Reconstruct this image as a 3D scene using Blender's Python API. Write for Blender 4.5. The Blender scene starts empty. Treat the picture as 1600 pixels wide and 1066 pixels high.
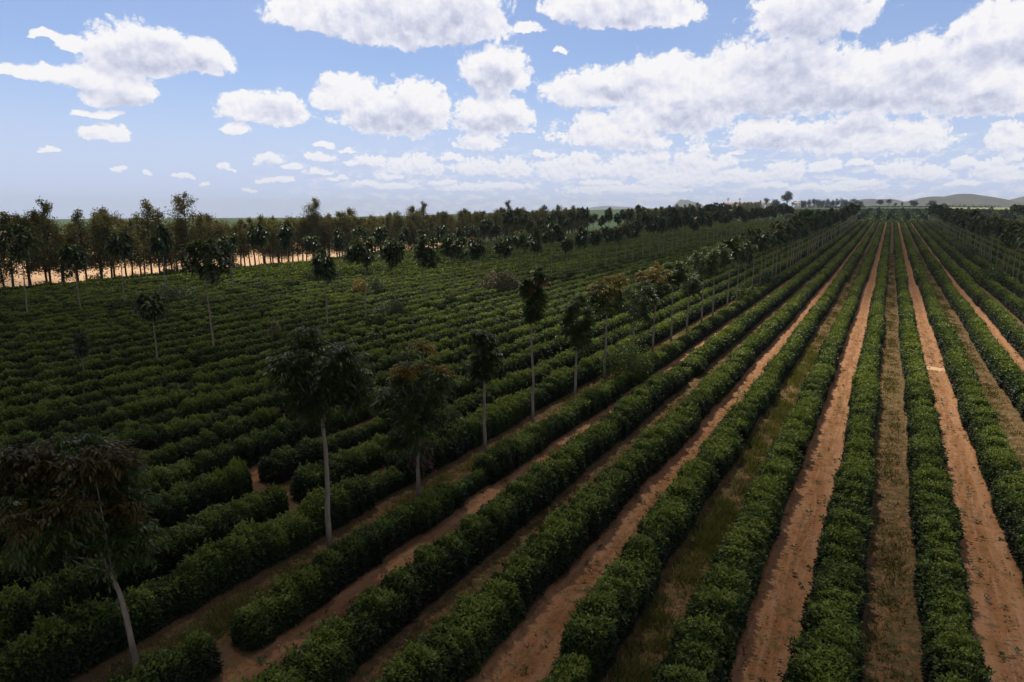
import bpy, math, random
import numpy as np

scene = bpy.context.scene
COL = scene.collection
RNG = np.random.default_rng(11)
random.seed(11)
rad = math.radians

# ------------------------------------------------------------------ camera
CAM_H = 13.8
PITCH, YAW = rad(11.031), rad(28.612)
cd = bpy.data.cameras.new('camera'); cam = bpy.data.objects.new('camera', cd); COL.objects.link(cam)
cd.sensor_width = 36.0
cd.lens = 1067.0 / 1600.0 * 36.0
cd.clip_start, cd.clip_end = 0.1, 30000
cam.location = (0, 0, CAM_H)
cam.rotation_euler = (math.pi / 2 - PITCH, 0, YAW)
scene.camera = cam
FW = np.array([-math.sin(YAW) * math.cos(PITCH), math.cos(YAW) * math.cos(PITCH), -math.sin(PITCH)])
RT = np.array([math.cos(YAW), math.sin(YAW), 0.0])
UP = np.cross(RT, FW)

# ------------------------------------------------------------------ light
SUN_EL, SUN_AZ = 66.0, -50.0            # azimuth clockwise from +Y
sun_dir = np.array([math.sin(rad(SUN_AZ)) * math.cos(rad(SUN_EL)), math.cos(rad(SUN_AZ)) * math.cos(rad(SUN_EL)), math.sin(rad(SUN_EL))])
sl = bpy.data.lights.new('sun', 'SUN'); sun = bpy.data.objects.new('sun', sl); COL.objects.link(sun)
sl.energy = 5.0; sl.angle = rad(1.2); sl.color = (1.0, 0.94, 0.82)
from mathutils import Vector
sun.rotation_euler = Vector(tuple(-sun_dir)).to_track_quat('-Z', 'Y').to_euler()
sun.location = (0, 0, 900)
scene.view_settings.view_transform = 'Standard'
scene.view_settings.look = 'None'
scene.view_settings.exposure = 0.0
scene.view_settings.gamma = 1.0
scene.view_settings.use_curve_mapping = False
scene.render.engine = 'CYCLES'
cy = scene.cycles
cy.max_bounces = 6; cy.diffuse_bounces = 2; cy.glossy_bounces = 2; cy.transmission_bounces = 3
cy.volume_bounces = 0; cy.transparent_max_bounces = 8
cy.use_denoising = True

# ------------------------------------------------------------------ node helpers
class NT:
    def __init__(s, tree): s.t = tree; s.n = tree.nodes; s.l = tree.links
    def add(s, typ, **kw):
        n = s.n.new(typ)
        for k, v in kw.items(): setattr(n, k, v)
        return n
    def put(s, sock, v):
        if hasattr(v, 'is_linked') or isinstance(v, bpy.types.NodeSocket): s.l.new(v, sock)
        elif isinstance(v, (tuple, list)) and len(v) == 3 and sock.type == 'RGBA': sock.default_value = (*v, 1)
        else: sock.default_value = v
    def m(s, op, a, b=0.0, c=0.0, clamp=False):
        n = s.add('ShaderNodeMath', operation=op, use_clamp=clamp)
        for i, v in enumerate((a, b, c)): s.put(n.inputs[i], v)
        return n.outputs[0]
    def v(s, op, a, b=(0, 0, 0), c=(0, 0, 0)):
        n = s.add('ShaderNodeVectorMath', operation=op)
        s.put(n.inputs[0], a); s.put(n.inputs[1], b)
        if op == 'MULTIPLY_ADD': s.put(n.inputs[2], c)
        return n.outputs['Value'] if op in ('DOT_PRODUCT', 'LENGTH') else n.outputs['Vector']
    def mixc(s, f, a, b, blend='MIX'):
        n = s.add('ShaderNodeMix', data_type='RGBA', blend_type=blend)
        s.put(n.inputs[0], f); s.put(n.inputs[6], a); s.put(n.inputs[7], b)
        return n.outputs[2]
    def noise(s, vec, scale, detail=4, rough=0.5, dist=0.0, col=False):
        n = s.add('ShaderNodeTexNoise')
        if vec is not None: s.l.new(vec, n.inputs['Vector'])
        n.inputs['Scale'].default_value = scale; n.inputs['Detail'].default_value = detail
        n.inputs['Roughness'].default_value = rough; n.inputs['Distortion'].default_value = dist
        return n.outputs['Color' if col else 0]
    def ramp(s, f, stops, interp='LINEAR'):
        n = s.add('ShaderNodeValToRGB'); cr = n.color_ramp; cr.interpolation = interp
        while len(cr.elements) < len(stops): cr.elements.new(0.5)
        for e, (p, c) in zip(cr.elements, stops):
            e.position = p; e.color = (*c, 1) if len(c) == 3 else c
        s.put(n.inputs[0], f)
        return n.outputs[0]
    def sstep(s, x, a, b):
        n = s.add('ShaderNodeMapRange', interpolation_type='SMOOTHSTEP')
        s.put(n.inputs[0], x); n.inputs[1].default_value = a; n.inputs[2].default_value = b
        n.inputs[3].default_value = 0; n.inputs[4].default_value = 1
        return n.outputs[0]

def px_dir(x, y):
    d = FW * 1067.0 + RT * (x - 800) + UP * (533 - y)
    return d / np.linalg.norm(d)
def px_ang(x, y):
    d = px_dir(x, y)
    return math.degrees(math.atan2(d[0], d[1])) + 28.612, math.degrees(math.atan2(d[2], math.hypot(d[0], d[1])))

# ------------------------------------------------------------------ sky: clear air plus cumulus, same cloud field repeated all round
# (centre x, centre y, half width, height above centre) of each cloud tower, later turned into compass bearing and elevation
CLOUDS = [(215,92,92,66),(300,98,72,48),(70,118,80,20),(160,126,85,34),(190,152,64,40),(150,178,46,12),(115,72,30,22),(75,60,44,14),
 (165,209,48,22),(82,239,20,9),(186,269,18,10),(228,272,10,5),(285,279,18,5),(320,288,14,5),(352,263,14,10),
 (500,30,98,52),(620,44,130,80),(720,40,90,80),(410,178,72,46),(460,182,36,30),(372,204,26,16),(545,156,62,46),(600,188,84,60),(655,184,56,74),
 (775,122,62,62),(770,188,74,54),(825,48,24,16),(877,79,14,8),(905,14,66,60),(1000,24,112,54),
 (945,148,112,50),(1040,144,110,70),(1150,148,116,96),(1250,140,110,104),(1350,144,110,84),(1450,146,100,100),(1560,148,110,90),
 (1045,192,112,54),(935,214,84,46),(1270,30,120,80),(1575,72,112,90),(1200,220,96,40),(1330,222,120,56),(1430,222,80,44),(1000,226,64,24),
 (1575,224,50,44),(750,224,48,26),(820,206,20,7),(420,252,28,18),(500,248,26,12),(505,227,20,9),(495,270,28,11),(430,282,36,10),
 (575,256,42,16),(645,262,60,30),(745,266,42,26),(800,268,44,26),(885,270,84,34),(985,266,76,34),(1085,262,38,54),(1070,280,90,30),
 (1165,280,64,18),(1232,272,42,28),(1405,270,52,28),(1455,272,46,20),(1555,272,62,32),
 (455,262,14,7),(530,282,24,7),(610,276,30,10),(690,286,26,8),(705,244,22,12),(850,240,22,9),(915,252,26,16),(940,288,40,9),(1030,244,26,14),(1130,258,30,20),(1200,292,40,9),(1290,262,34,16),(1340,290,46,10),
 (1345,258,26,12),(1500,258,30,20),(1510,290,40,10),(1590,246,22,14),(540,236,16,6),(1150,240,18,8),(390,296,20,5),(600,292,70,10),(760,294,90,10),(980,298,120,12),(1300,296,90,10)]

world = bpy.data.worlds.new('World'); scene.world = world; world.use_nodes = True
W = NT(world.node_tree); W.n.clear()
SKY_STRENGTH = 0.115
K = 1.0 / SKY_STRENGTH
sky = W.add('ShaderNodeTexSky', sky_type='NISHITA')
sky.sun_disc = False; sky.sun_elevation = rad(SUN_EL); sky.sun_rotation = rad(SUN_AZ)
sky.altitude = 900; sky.air_density = 1.0; sky.dust_density = 0.6; sky.ozone_density = 4.0
gen = W.add('ShaderNodeTexCoord').outputs['Generated']
sx = W.add('ShaderNodeSeparateXYZ'); W.l.new(gen, sx.inputs[0])
X_, Y_, Z_ = sx.outputs
az = W.m('ADD', W.m('MULTIPLY', W.m('ARCTAN2', X_, Y_), 57.29578), 28.612)
wr = W.add('ShaderNodeMath', operation='WRAP'); W.put(wr.inputs[0], az); wr.inputs[1].default_value = 40.0; wr.inputs[2].default_value = -40.0
u = wr.outputs[0]
hyp = W.m('SQRT', W.m('ADD', W.m('MULTIPLY', X_, X_), W.m('MULTIPLY', Y_, Y_)))
v = W.m('MULTIPLY', W.m('ARCTAN2', Z_, hyp), 57.29578)

# cloud field as a node group: (u, v, 0) -> height of cloud above its edge
g = bpy.data.node_groups.new('cloud_field', 'ShaderNodeTree')
g.interface.new_socket('P', in_out='INPUT', socket_type='NodeSocketVector')
g.interface.new_socket('D', in_out='OUTPUT', socket_type='NodeSocketFloat')
G = NT(g)
gi = G.add('NodeGroupInput'); go = G.add('NodeGroupOutput')
P0 = gi.outputs[0]
wn = G.noise(P0, 0.55, 6, 0.57, 0, col=True)
P1 = G.v('MULTIPLY_ADD', G.v('SUBTRACT', wn, (0.5, 0.5, 0.5)), (2.4, 1.4, 0), P0)
acc = None
for (cx, cyy, rx, ry) in CLOUDS:
    u0, v0 = px_ang(cx, cyy); u1, _ = px_ang(cx + rx, cyy); _, v1 = px_ang(cx, cyy - ry)
    iu, iv = 1 / max((u1 - u0) * 1.06, .1), 1 / max((v1 - v0) * 1.03, .1)
    q = G.v('MULTIPLY_ADD', P1, (iu, iv, 0), (-u0 * iu, -v0 * iv, 0))
    q = G.v('MAXIMUM', q, G.v('MULTIPLY', q, (-1, -2.1, 0)))
    r2 = G.v('DOT_PRODUCT', q, q)
    acc = r2 if acc is None else G.m('SMOOTH_MIN', acc, r2, 0.35)
base = G.m('SUBTRACT', 1.0, acc)
base = G.m('MAXIMUM', base, -2.0)
base = G.m('MULTIPLY_ADD', G.m('MAXIMUM', base, 0.0), 0.6, base)
fb = G.noise(P0, 0.58, 9, 0.59)
vo = G.add('ShaderNodeTexVoronoi', feature='F1'); G.l.new(P1, vo.inputs['Vector']); vo.inputs['Scale'].default_value = 1.35
vo.inputs['Detail'].default_value = 2.5; vo.inputs['Roughness'].default_value = 0.55
puff = G.m('SUBTRACT', 0.45, vo.outputs['Distance'])
D = G.m('ADD', base, G.m('MULTIPLY', G.m('SUBTRACT', fb, 0.45), 1.7))
D = G.m('ADD', D, G.m('MULTIPLY', puff, 0.55))
# small far clouds get finer billows
gs = G.add('ShaderNodeSeparateXYZ'); G.l.new(P0, gs.inputs[0])
far = G.sstep(gs.outputs[1], 9.5, 3.0)
fine = G.noise(P0, 2.3, 5, 0.6)
vf = G.add('ShaderNodeTexVoronoi', feature='F1'); G.l.new(G.v('MULTIPLY', P1, (1, 1.5, 1)), vf.inputs['Vector']); vf.inputs['Scale'].default_value = 3.2; vf.inputs['Detail'].default_value = 2.0
fn = G.m('ADD', G.m('MULTIPLY', G.m('SUBTRACT', fine, 0.47), 2.0), G.m('MULTIPLY', G.m('SUBTRACT', 0.42, vf.outputs['Distance']), 0.8))
D = G.m('ADD', D, G.m('MULTIPLY', fn, G.m('MULTIPLY_ADD', far, 0.62, 0.18)))
G.l.new(D, go.inputs[0])
def field(vec):
    n = W.add('ShaderNodeGroup'); n.node_tree = g; W.l.new(vec, n.inputs[0]); return n.outputs[0]
cuv = W.add('ShaderNodeCombineXYZ'); W.l.new(u, cuv.inputs[0]); W.l.new(v, cuv.inputs[1])
P = cuv.outputs[0]
off = W.m('ADD', W.m('MULTIPLY', v, 0.085), 0.05)
co = W.add('ShaderNodeCombineXYZ'); W.l.new(W.m('MULTIPLY', off, 0.35), co.inputs[0]); W.l.new(off, co.inputs[1])
D0 = field(P); D1 = field(W.v('ADD', P, co.outputs[0]))
alpha = W.sstep(D0, -0.14, 0.38)
# grey shading painted into cloud middles and bases: (x, y, half width, half height) again from bearings
CLOUD_SHADE = [(640,22,165,46),(245,92,90,34),(985,14,80,26),(1290,22,95,36),(1565,82,90,22),(1085,184,75,22),(960,140,70,14),(1290,158,170,26),(1500,165,95,22),
        (620,188,70,20),(775,126,36,26),(1350,200,85,16),(1230,222,90,12),(1230,108,90,40),(435,172,40,16),(190,160,46,22),(780,196,60,14),(1450,120,60,26),(1000,232,50,10)]
wv = W.v('MULTIPLY_ADD', W.v('SUBTRACT', W.noise(P, 0.36, 3, 0.5, 0, col=True), (0.5, 0.5, 0.5)), (3.6, 2.2, 0), P)
acc = None
for (cx, cyy, rx, ry) in CLOUD_SHADE:
    u0, v0 = px_ang(cx, cyy); u1, _ = px_ang(cx + rx, cyy); _, v1 = px_ang(cx, cyy - ry)
    iu, iv = 1 / (u1 - u0), 1 / (v1 - v0)
    q = W.v('MULTIPLY_ADD', wv, (iu, iv, 0), (-u0 * iu, -v0 * iv, 0))
    r2 = W.v('DOT_PRODUCT', q, q)
    acc = r2 if acc is None else W.m('SMOOTH_MIN', acc, r2, 0.5)
painted_shade = W.sstep(acc, 2.0, 0.0)
lit = W.m('MULTIPLY_ADD', W.m('SUBTRACT', D0, D1), 0.30, 0.86)  # sunlit tops and shaded bases painted from the field's upward slope
bil = W.m('SUBTRACT', W.noise(P, 0.85, 5, 0.55), W.noise(W.v('ADD', P, W.v('MULTIPLY', co.outputs[0], (0.8, 0.8, 0))), 0.85, 5, 0.55))
lit = W.m('MULTIPLY_ADD', bil, 0.85, lit)
lit = W.m('SUBTRACT', lit, W.m('MULTIPLY', W.m('MULTIPLY', painted_shade, W.sstep(D0, 0.1, 1.1)), 0.44), clamp=True)
lit = W.m('SUBTRACT', lit, W.m('MULTIPLY', W.sstep(D0, 1.0, 2.4), 0.14), clamp=True)
# ragged low bank of far cloud along the horizon
pb = W.v('MULTIPLY', P, (0.8, 2.0, 0))
bank = W.noise(pb, 1.0, 8, 0.62)
ba = W.m('MULTIPLY', W.sstep(bank, 0.48, 0.58), W.m('MULTIPLY', W.sstep(v, 5.8, 2.8), W.m('MULTIPLY', W.sstep(u, -24.0, -6.0), 0.8)))
lit = W.m('MAXIMUM', lit, W.m('MULTIPLY', ba, 0.8))
alpha = W.m('MAXIMUM', alpha, ba)
# overhead, out of view: cloud cover thickened and greyed to dim the skylight
pz = W.v('SCALE', gen); pz.node.inputs['Scale'].default_value = 1
W.l.new(W.m('DIVIDE', 1.0, W.m('MAXIMUM', Z_, 0.08)), pz.node.inputs['Scale'])
hn = W.noise(pz, 2.3, 7, 0.6)
ha = W.sstep(hn, 0.40, 0.52); hl = W.m('MULTIPLY', W.sstep(hn, 0.66, 0.44), 0.6)
hi = W.sstep(v, 16.5, 24.0)
mixf = W.add('ShaderNodeMix', data_type='FLOAT'); W.put(mixf.inputs[0], hi); W.put(mixf.inputs[2], alpha); W.put(mixf.inputs[3], ha)
alpha2 = mixf.outputs[0]
mixl = W.add('ShaderNodeMix', data_type='FLOAT'); W.put(mixl.inputs[0], hi); W.put(mixl.inputs[2], lit); W.put(mixl.inputs[3], hl)
lit2 = mixl.outputs[0]
ccol = W.ramp(lit2, [(0.0, (0.42, 0.45, 0.60)), (0.35, (0.60, 0.63, 0.78)), (0.7, (0.82, 0.83, 0.93)), (1.0, (0.97, 0.96, 0.98))])
ccol = W.mixc(1.0, ccol, (K, K, K), 'MULTIPLY')
ccol = W.mixc(hi, ccol, W.ramp(hl, [(0.0, (0.21 * K, 0.205 * K, 0.21 * K)), (0.6, (0.48 * K, 0.47 * K, 0.47 * K))]))
# low cloud fades into the pale air at the horizon
hz = W.sstep(v, 7.0, 0.5)
alpha2 = W.m('MULTIPLY', alpha2, W.m('SUBTRACT', 1.0, W.m('MULTIPLY', hz, 0.28)))
sat = W.add('ShaderNodeHueSaturation'); W.l.new(sky.outputs[0], sat.inputs['Color']); sat.inputs['Saturation'].default_value = 1.08; sat.inputs['Value'].default_value = 1.05
skyc = W.mixc(1.0, sat.outputs[0], (1.0, 0.94, 1.0), 'MULTIPLY')
# thin high veil that whitens the blue
veil = W.m('MULTIPLY_ADD', W.noise(P, 0.12, 4, 0.5), 0.2, W.m('MULTIPLY_ADD', W.sstep(v, 11.0, 0.0), 0.70, 0.18), clamp=True)
skyc = W.mixc(veil, skyc, (0.58 * K, 0.67 * K, 0.92 * K))
final = W.mixc(alpha2, skyc, ccol)
bg = W.add('ShaderNodeBackground'); W.l.new(final, bg.inputs[0]); bg.inputs[1].default_value = SKY_STRENGTH
wo = W.add('ShaderNodeOutputWorld'); W.l.new(bg.outputs[0], wo.inputs[0])

# ------------------------------------------------------------------ object helpers
def link(o, parent=None):
    COL.objects.link(o)
    if parent is not None: o.parent = parent
    return o
def tag(o, label=None, cat=None, group=None, kind=None):
    if label: o['label'] = label
    if cat: o['category'] = cat
    if group: o['group'] = group
    if kind: o['kind'] = kind
    return o
def empty(name, loc, rz=0.0, parent=None):
    o = bpy.data.objects.new(name, None); o.empty_display_size = 0.5
    o.location = loc; o.rotation_euler = (0, 0, rz)
    return link(o, parent)
def obj(name, me, parent=None, loc=(0, 0, 0), rz=0.0, sc=(1, 1, 1)):
    o = bpy.data.objects.new(name, me); o.location = loc; o.rotation_euler = (0, 0, rz); o.scale = sc
    return link(o, parent)
def mesh_np(name, V, faces, mat, tint=None, smooth=False):
    """V (n,3); faces: list of (m,k) index arrays"""
    me = bpy.data.meshes.new(name)
    V = np.asarray(V, np.float32)
    sizes = [f.shape for f in faces if len(f)]
    loops = np.concatenate([f.reshape(-1) for f in faces if len(f)]).astype(np.int32)
    tot = np.concatenate([np.full(s[0], s[1], np.int32) for s in sizes])
    start = np.concatenate([[0], np.cumsum(tot)[:-1]]).astype(np.int32)
    me.vertices.add(len(V)); me.vertices.foreach_set('co', V.ravel())
    me.loops.add(len(loops)); me.loops.foreach_set('vertex_index', loops)
    me.polygons.add(len(tot)); me.polygons.foreach_set('loop_start', start); me.polygons.foreach_set('loop_total', tot)
    if smooth: me.polygons.foreach_set('use_smooth', np.ones(len(tot), bool))
    me.update(calc_edges=True)
    if tint is not None:
        a = me.attributes.new('tint', 'FLOAT', 'FACE'); a.data.foreach_set('value', np.asarray(tint, np.float32))
    if mat: me.materials.append(mat)
    return me
def norm(a): return a / np.maximum(np.linalg.norm(a, axis=-1, keepdims=True), 1e-9)
def leaf_quads(c, d, n, l, w):
    """rhombic leaves: base c, direction d, normal n, length l, width w -> (N,4,3)"""
    d = norm(d); s = norm(np.cross(d, n)); n2 = np.cross(s, d)
    l = np.asarray(l)[:, None]; w = np.asarray(w)[:, None]
    tip = c + d * l - n2 * l * 0.16
    mid = c + d * l * 0.45
    return np.stack([c, mid + s * w * .5, tip, mid - s * w * .5], 1)
def quads_mesh(name, Q, tint, mat, extra=None):
    V = Q.reshape(-1, 3); F = np.arange(len(V)).reshape(-1, 4)
    faces = [F]
    if extra is not None:
        V2, F2, t2 = extra
        faces.append(F2 + len(V)); V = np.concatenate([V, V2]); tint = np.concatenate([tint, np.full(len(F2), t2)])
        faces = [faces[0], faces[1]]
    return mesh_np(name, V, faces, mat, tint)
def rdir(n): return norm(RNG.normal(size=(n, 3)))
def tube(pts, radii, sides=7):
    pts = np.asarray(pts, float); V = []; n = len(pts)
    for i in range(n):
        t = norm(pts[min(i + 1, n - 1)] - pts[max(i - 1, 0)])
        a = norm(np.cross(t, [0.31, 0.95, 0.02])); b = np.cross(t, a)
        ang = np.linspace(0, 2 * np.pi, sides, endpoint=False)
        V.append(pts[i] + radii[i] * (np.cos(ang)[:, None] * a + np.sin(ang)[:, None] * b))
    V = np.concatenate(V); F = []
    for i in range(n - 1):
        for k in range(sides):
            F.append((i * sides + k, i * sides + (k + 1) % sides, (i + 1) * sides + (k + 1) % sides, (i + 1) * sides + k))
    return V, np.array(F)
def join(parts):
    V = []; F = []; o = 0
    for v_, f_ in parts: V.append(v_); F.append(f_ + o); o += len(v_)
    return np.concatenate(V), np.concatenate(F)
ORD = ['zeroth', 'first', 'second', 'third', 'fourth', 'fifth', 'sixth', 'seventh', 'eighth', 'ninth', 'tenth', 'eleventh', 'twelfth', 'thirteenth', 'fourteenth',
       'fifteenth', 'sixteenth', 'seventeenth', 'eighteenth', 'nineteenth', 'twentieth']
TENS = {2: 'twenty', 3: 'thirty', 4: 'forty', 5: 'fifty', 6: 'sixty', 7: 'seventy', 8: 'eighty', 9: 'ninety'}
def ordinal(n):
    if n <= 20: return ORD[n]
    if n >= 100: return 'hundred and ' + ordinal(n - 100) if n > 100 else 'hundredth'
    t, r = divmod(n, 10)
    return TENS[t][:-1] + 'ieth' if r == 0 else TENS[t] + '-' + ORD[r]

# ------------------------------------------------------------------ terrain
def S(t):
    t = np.clip(t, 0, 1); return t * t * (3 - 2 * t)
def zt(X, Y):
    X = np.asarray(X, float); Y = np.asarray(Y, float)
    z = -1.0 * S((-X - 20) / 40) - 0.9 * S((-X - 140) / 160) - 6.0 * S((-X - 300) / 1700)
    f = np.maximum(Y - 120, 0)
    r = np.where(Y < 490, 4.5 * (f / 370) ** 1.4, 4.5 + 0.0185 * (Y - 490))
    r = np.minimum(r, 16.5 - 3.2 * np.exp(-np.maximum(r - 12, 0) / 4.0)) if False else np.where(r > 11, 11 + 6.5 * np.tanh((r - 11) / 6.5), r)
    w = S((X + 1000) / 760) * (1 - 0.22 * S(X / 260))
    z = z + r * w
    d = np.hypot(X, Y)
    z = z - 0.0125 * np.maximum(d - 1350, 0) * (1 + 0 * X)
    return z
def zg(x, y): return float(zt(x, y))

def soil_mat(name, kind):
    m = bpy.data.materials.new(name); m.use_nodes = True
    N = NT(m.node_tree); bsdf = N.n['Principled BSDF']
    bsdf.inputs['Roughness'].default_value = 0.95; bsdf.inputs['Specular IOR Level'].default_value = 0.15
    pos = N.add('ShaderNodeNewGeometry').outputs['Position']
    if kind == 'plantation':
        sp = N.add('ShaderNodeSeparateXYZ'); N.l.new(pos, sp.inputs[0]); x = sp.outputs[0]
        wob = N.noise(pos, 0.35, 4, 0.6)
        xw = N.m('ADD', x, N.m('MULTIPLY', N.m('SUBTRACT', wob, 0.5), 1.3))
        # lanes alternate: grass at x = 1.22 + 6.6 n, driven red soil between
        ph = N.m('ABSOLUTE', N.m('SUBTRACT', N.m('FRACT', N.m('DIVIDE', N.m('ADD', xw, 2.08 + 660), 6.6)), 0.5))   # 0.5 red centre .. 0 grass centre
        grass = N.sstep(ph, 0.26, 0.15)
        n1 = N.noise(pos, 0.8, 6, 0.65); n2 = N.noise(pos, 9.0, 5, 0.6); n3 = N.noise(pos, 2.7, 6, 0.7)
        st = N.add('ShaderNodeMapping'); N.l.new(pos, st.inputs[0]); st.inputs['Scale'].default_value = (5.0, 0.35, 1)
        streak = N.noise(st.outputs[0], 1.0, 5, 0.6)
        red = N.ramp(n1, [(0.25, (0.20, 0.080, 0.030)), (0.55, (0.29, 0.128, 0.052)), (0.8, (0.36, 0.185, 0.085))])
        red = N.mixc(N.sstep(streak, 0.45, 0.7), red, (0.37, 0.20, 0.12))
        trk = N.m('ABSOLUTE', N.m('SUBTRACT', N.m('MULTIPLY', N.m('SUBTRACT', 0.5, ph), 6.6), 0.62))     # metres from a wheel track
        red = N.mixc(N.m('MULTIPLY', N.sstep(trk, 0.40, 0.10), 0.45), red, (0.40, 0.215, 0.115))
        red = N.mixc(N.m('MULTIPLY', N.sstep(n3, 0.50, 0.64), N.m('MULTIPLY_ADD', N.sstep(trk, 0.12, 0.45), 0.6, 0.2)), red, (0.125, 0.085, 0.036))
        dry = N.ramp(n3, [(0.3, (0.115, 0.066, 0.032)), (0.46, (0.105, 0.075, 0.034)), (0.56, (0.055, 0.052, 0.018)), (0.66, (0.110, 0.080, 0.036)), (0.8, (0.16, 0.115, 0.058))])
        gm = N.m('MULTIPLY', grass, N.sstep(N.m('ADD', N.m('MULTIPLY', n3, 0.6), N.m('MULTIPLY', n2, 0.4)), 0.30, 0.58))
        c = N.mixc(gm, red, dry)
        c = N.mixc(N.m('MULTIPLY', N.sstep(n2, 0.6, 0.75), 0.45), c, (0.40, 0.28, 0.18))
        c = N.mixc(N.m('MULTIPLY', N.sstep(n2, 0.42, 0.28), 0.5), c, (0.11, 0.05, 0.026))
        clod = N.noise(pos, 22.0, 4, 0.7); blot = N.noise(pos, 1.6, 6, 0.72, 0.6)
        c = N.mixc(N.m('MULTIPLY', N.sstep(blot, 0.53, 0.66), 0.7), c, (0.10, 0.085, 0.035))
        c = N.mixc(N.m('MULTIPLY', N.sstep(clod, 0.62, 0.74), 0.5), c, (0.42, 0.30, 0.20))
        c = N.mixc(N.m('MULTIPLY', N.sstep(clod, 0.40, 0.28), 0.6), c, (0.09, 0.045, 0.024))
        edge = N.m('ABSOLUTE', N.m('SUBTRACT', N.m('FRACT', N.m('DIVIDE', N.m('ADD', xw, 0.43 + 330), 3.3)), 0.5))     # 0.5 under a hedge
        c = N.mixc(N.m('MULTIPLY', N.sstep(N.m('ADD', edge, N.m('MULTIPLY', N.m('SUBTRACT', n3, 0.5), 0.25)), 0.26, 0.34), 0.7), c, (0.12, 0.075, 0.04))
        bh = N.m('ADD', N.m('MULTIPLY', n2, 0.6), N.m('ADD', N.m('MULTIPLY', streak, 0.8), N.m('MULTIPLY', clod, 0.35)))
        bump_d = 0.12
    else:
        A = {'bare': [(0.25, (0.46, 0.27, 0.145)), (0.55, (0.56, 0.36, 0.21)), (0.8, (0.60, 0.42, 0.27))],
             'fallow': [(0.25, (0.20, 0.14, 0.10)), (0.55, (0.29, 0.19, 0.135)), (0.8, (0.34, 0.24, 0.17))],
             'scrub': [(0.3, (0.09, 0.10, 0.03)), (0.5, (0.16, 0.14, 0.05)), (0.75, (0.30, 0.20, 0.11))],
             'green': [(0.3, (0.035, 0.060, 0.022)), (0.55, (0.045, 0.075, 0.028)), (0.8, (0.06, 0.09, 0.035))],
             'young': [(0.3, (0.030, 0.047, 0.018)), (0.6, (0.042, 0.062, 0.022)), (0.85, (0.06, 0.065, 0.03))],
             'pasture': [(0.3, (0.16, 0.19, 0.07)), (0.6, (0.22, 0.24, 0.10)), (0.85, (0.27, 0.25, 0.13))],
             'plain': [(0.3, (0.035, 0.050, 0.028)), (0.6, (0.055, 0.070, 0.038)), (0.85, (0.10, 0.095, 0.06))],
             'hill': [(0.3, (0.045, 0.050, 0.042)), (0.55, (0.085, 0.085, 0.065)), (0.8, (0.125, 0.115, 0.09))],
             'track': [(0.3, (0.42, 0.22, 0.11)), (0.8, (0.52, 0.30, 0.17))]}[kind]
        sc = {'bare': 0.03, 'fallow': 0.012, 'scrub': 0.06, 'green': 0.02, 'young': 0.03, 'pasture': 0.012, 'plain': 0.0025, 'hill': 0.02, 'track': 0.2}[kind]
        n1 = N.noise(pos, sc, 8, 0.62); n2 = N.noise(pos, sc * 9, 6, 0.65)
        c = N.ramp(N.m('ADD', N.m('MULTIPLY', n1, 0.7), N.m('MULTIPLY', n2, 0.3)), A)
        bh = N.noise(pos, 1.2, 5, 0.6); bump_d = 0.3
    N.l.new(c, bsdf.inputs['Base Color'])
    bp = N.add('ShaderNodeBump'); bp.inputs['Distance'].default_value = bump_d; bp.inputs['Strength'].default_value = 0.8
    N.l.new(bh, bp.inputs['Height']); N.l.new(bp.outputs[0], bsdf.inputs['Normal'])
    return m

gx = np.unique(np.round(np.concatenate([[-9000, -6500, -4500, -3300, -2500, -1900], np.arange(-1500, -245, 35.), np.arange(-245, -139, 5.3), [-139], np.arange(-138, -21, 1.0), np.arange(-21, 22, 0.2), np.arange(22, 122, 1.0), [122],
     np.arange(130, 420, 15.), np.arange(440, 1200, 60.), [1600, 2200, 3200, 5000, 8000]]), 2))
gy = np.unique(np.round(np.concatenate([[-2500, -900, -300, -120, -60], np.arange(-30, 0, 3.0), np.arange(0, 70, 0.5), np.arange(70, 130, 1.0), np.arange(130, 239, 4.), [240], np.arange(244, 495, 4.), [495], np.arange(505, 560, 9.), [560],
     np.arange(575, 930, 15.), [930], np.arange(945, 1500, 20.), [1600, 1800, 2200, 2800, 3600, 5000, 7000, 9500]]), 2))
GX, GY = np.meshgrid(gx, gy, indexing='ij')
GZ = zt(GX, GY)
near = (np.abs(GX) < 140) & (GY < 130) & (GY > -31)
lane = np.cos((GX + 0.43) / 3.3 * 2 * np.pi)
rutp = np.abs((GX + 2.08 + 3.3 + 660) % 6.6 - 3.3)                      # metres from the middle of a driven lane
rut = -0.055 * np.exp(-((rutp - 0.62) / 0.17) ** 2) + 0.03 * np.exp(-((rutp - 0.95) / 0.14) ** 2)
rut = rut * (0.6 + 0.4 * np.sin(GY * 0.7 + 3 * np.sin(GY * 0.13 + GX * 0.05)))
GZ = GZ + np.where(near & (GX > -130), 0.05 * lane + rut + RNG.normal(0, 0.013, GX.shape), 0)
VV = np.stack([GX, GY, GZ], -1).reshape(-1, 3)
nx, ny = GX.shape
ii, jj = np.meshgrid(np.arange(nx - 1), np.arange(ny - 1), indexing='ij')
FQ = np.stack([ii * ny + jj, (ii + 1) * ny + jj, (ii + 1) * ny + jj + 1, ii * ny + jj + 1], -1).reshape(-1, 4)
fcx = (GX[:-1, :-1] + GX[1:, 1:]).reshape(-1) / 2; fcy = (GY[:-1, :-1] + GY[1:, 1:]).reshape(-1) / 2
reg = np.full(len(FQ), 0)
reg[(fcx > -139) & (fcx < 122) & (fcy < 495) & (fcy > -31)] = 1
reg[(fcx < -139) & (fcx > -248) & (fcy < 240)] = 2
reg[(fcx < -248) & (fcx > -300) & (fcy < 240)] = 3
reg[(fcx < -300) & (fcx > -800) & (fcy < 240) & (fcy > -900)] = 4
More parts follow.
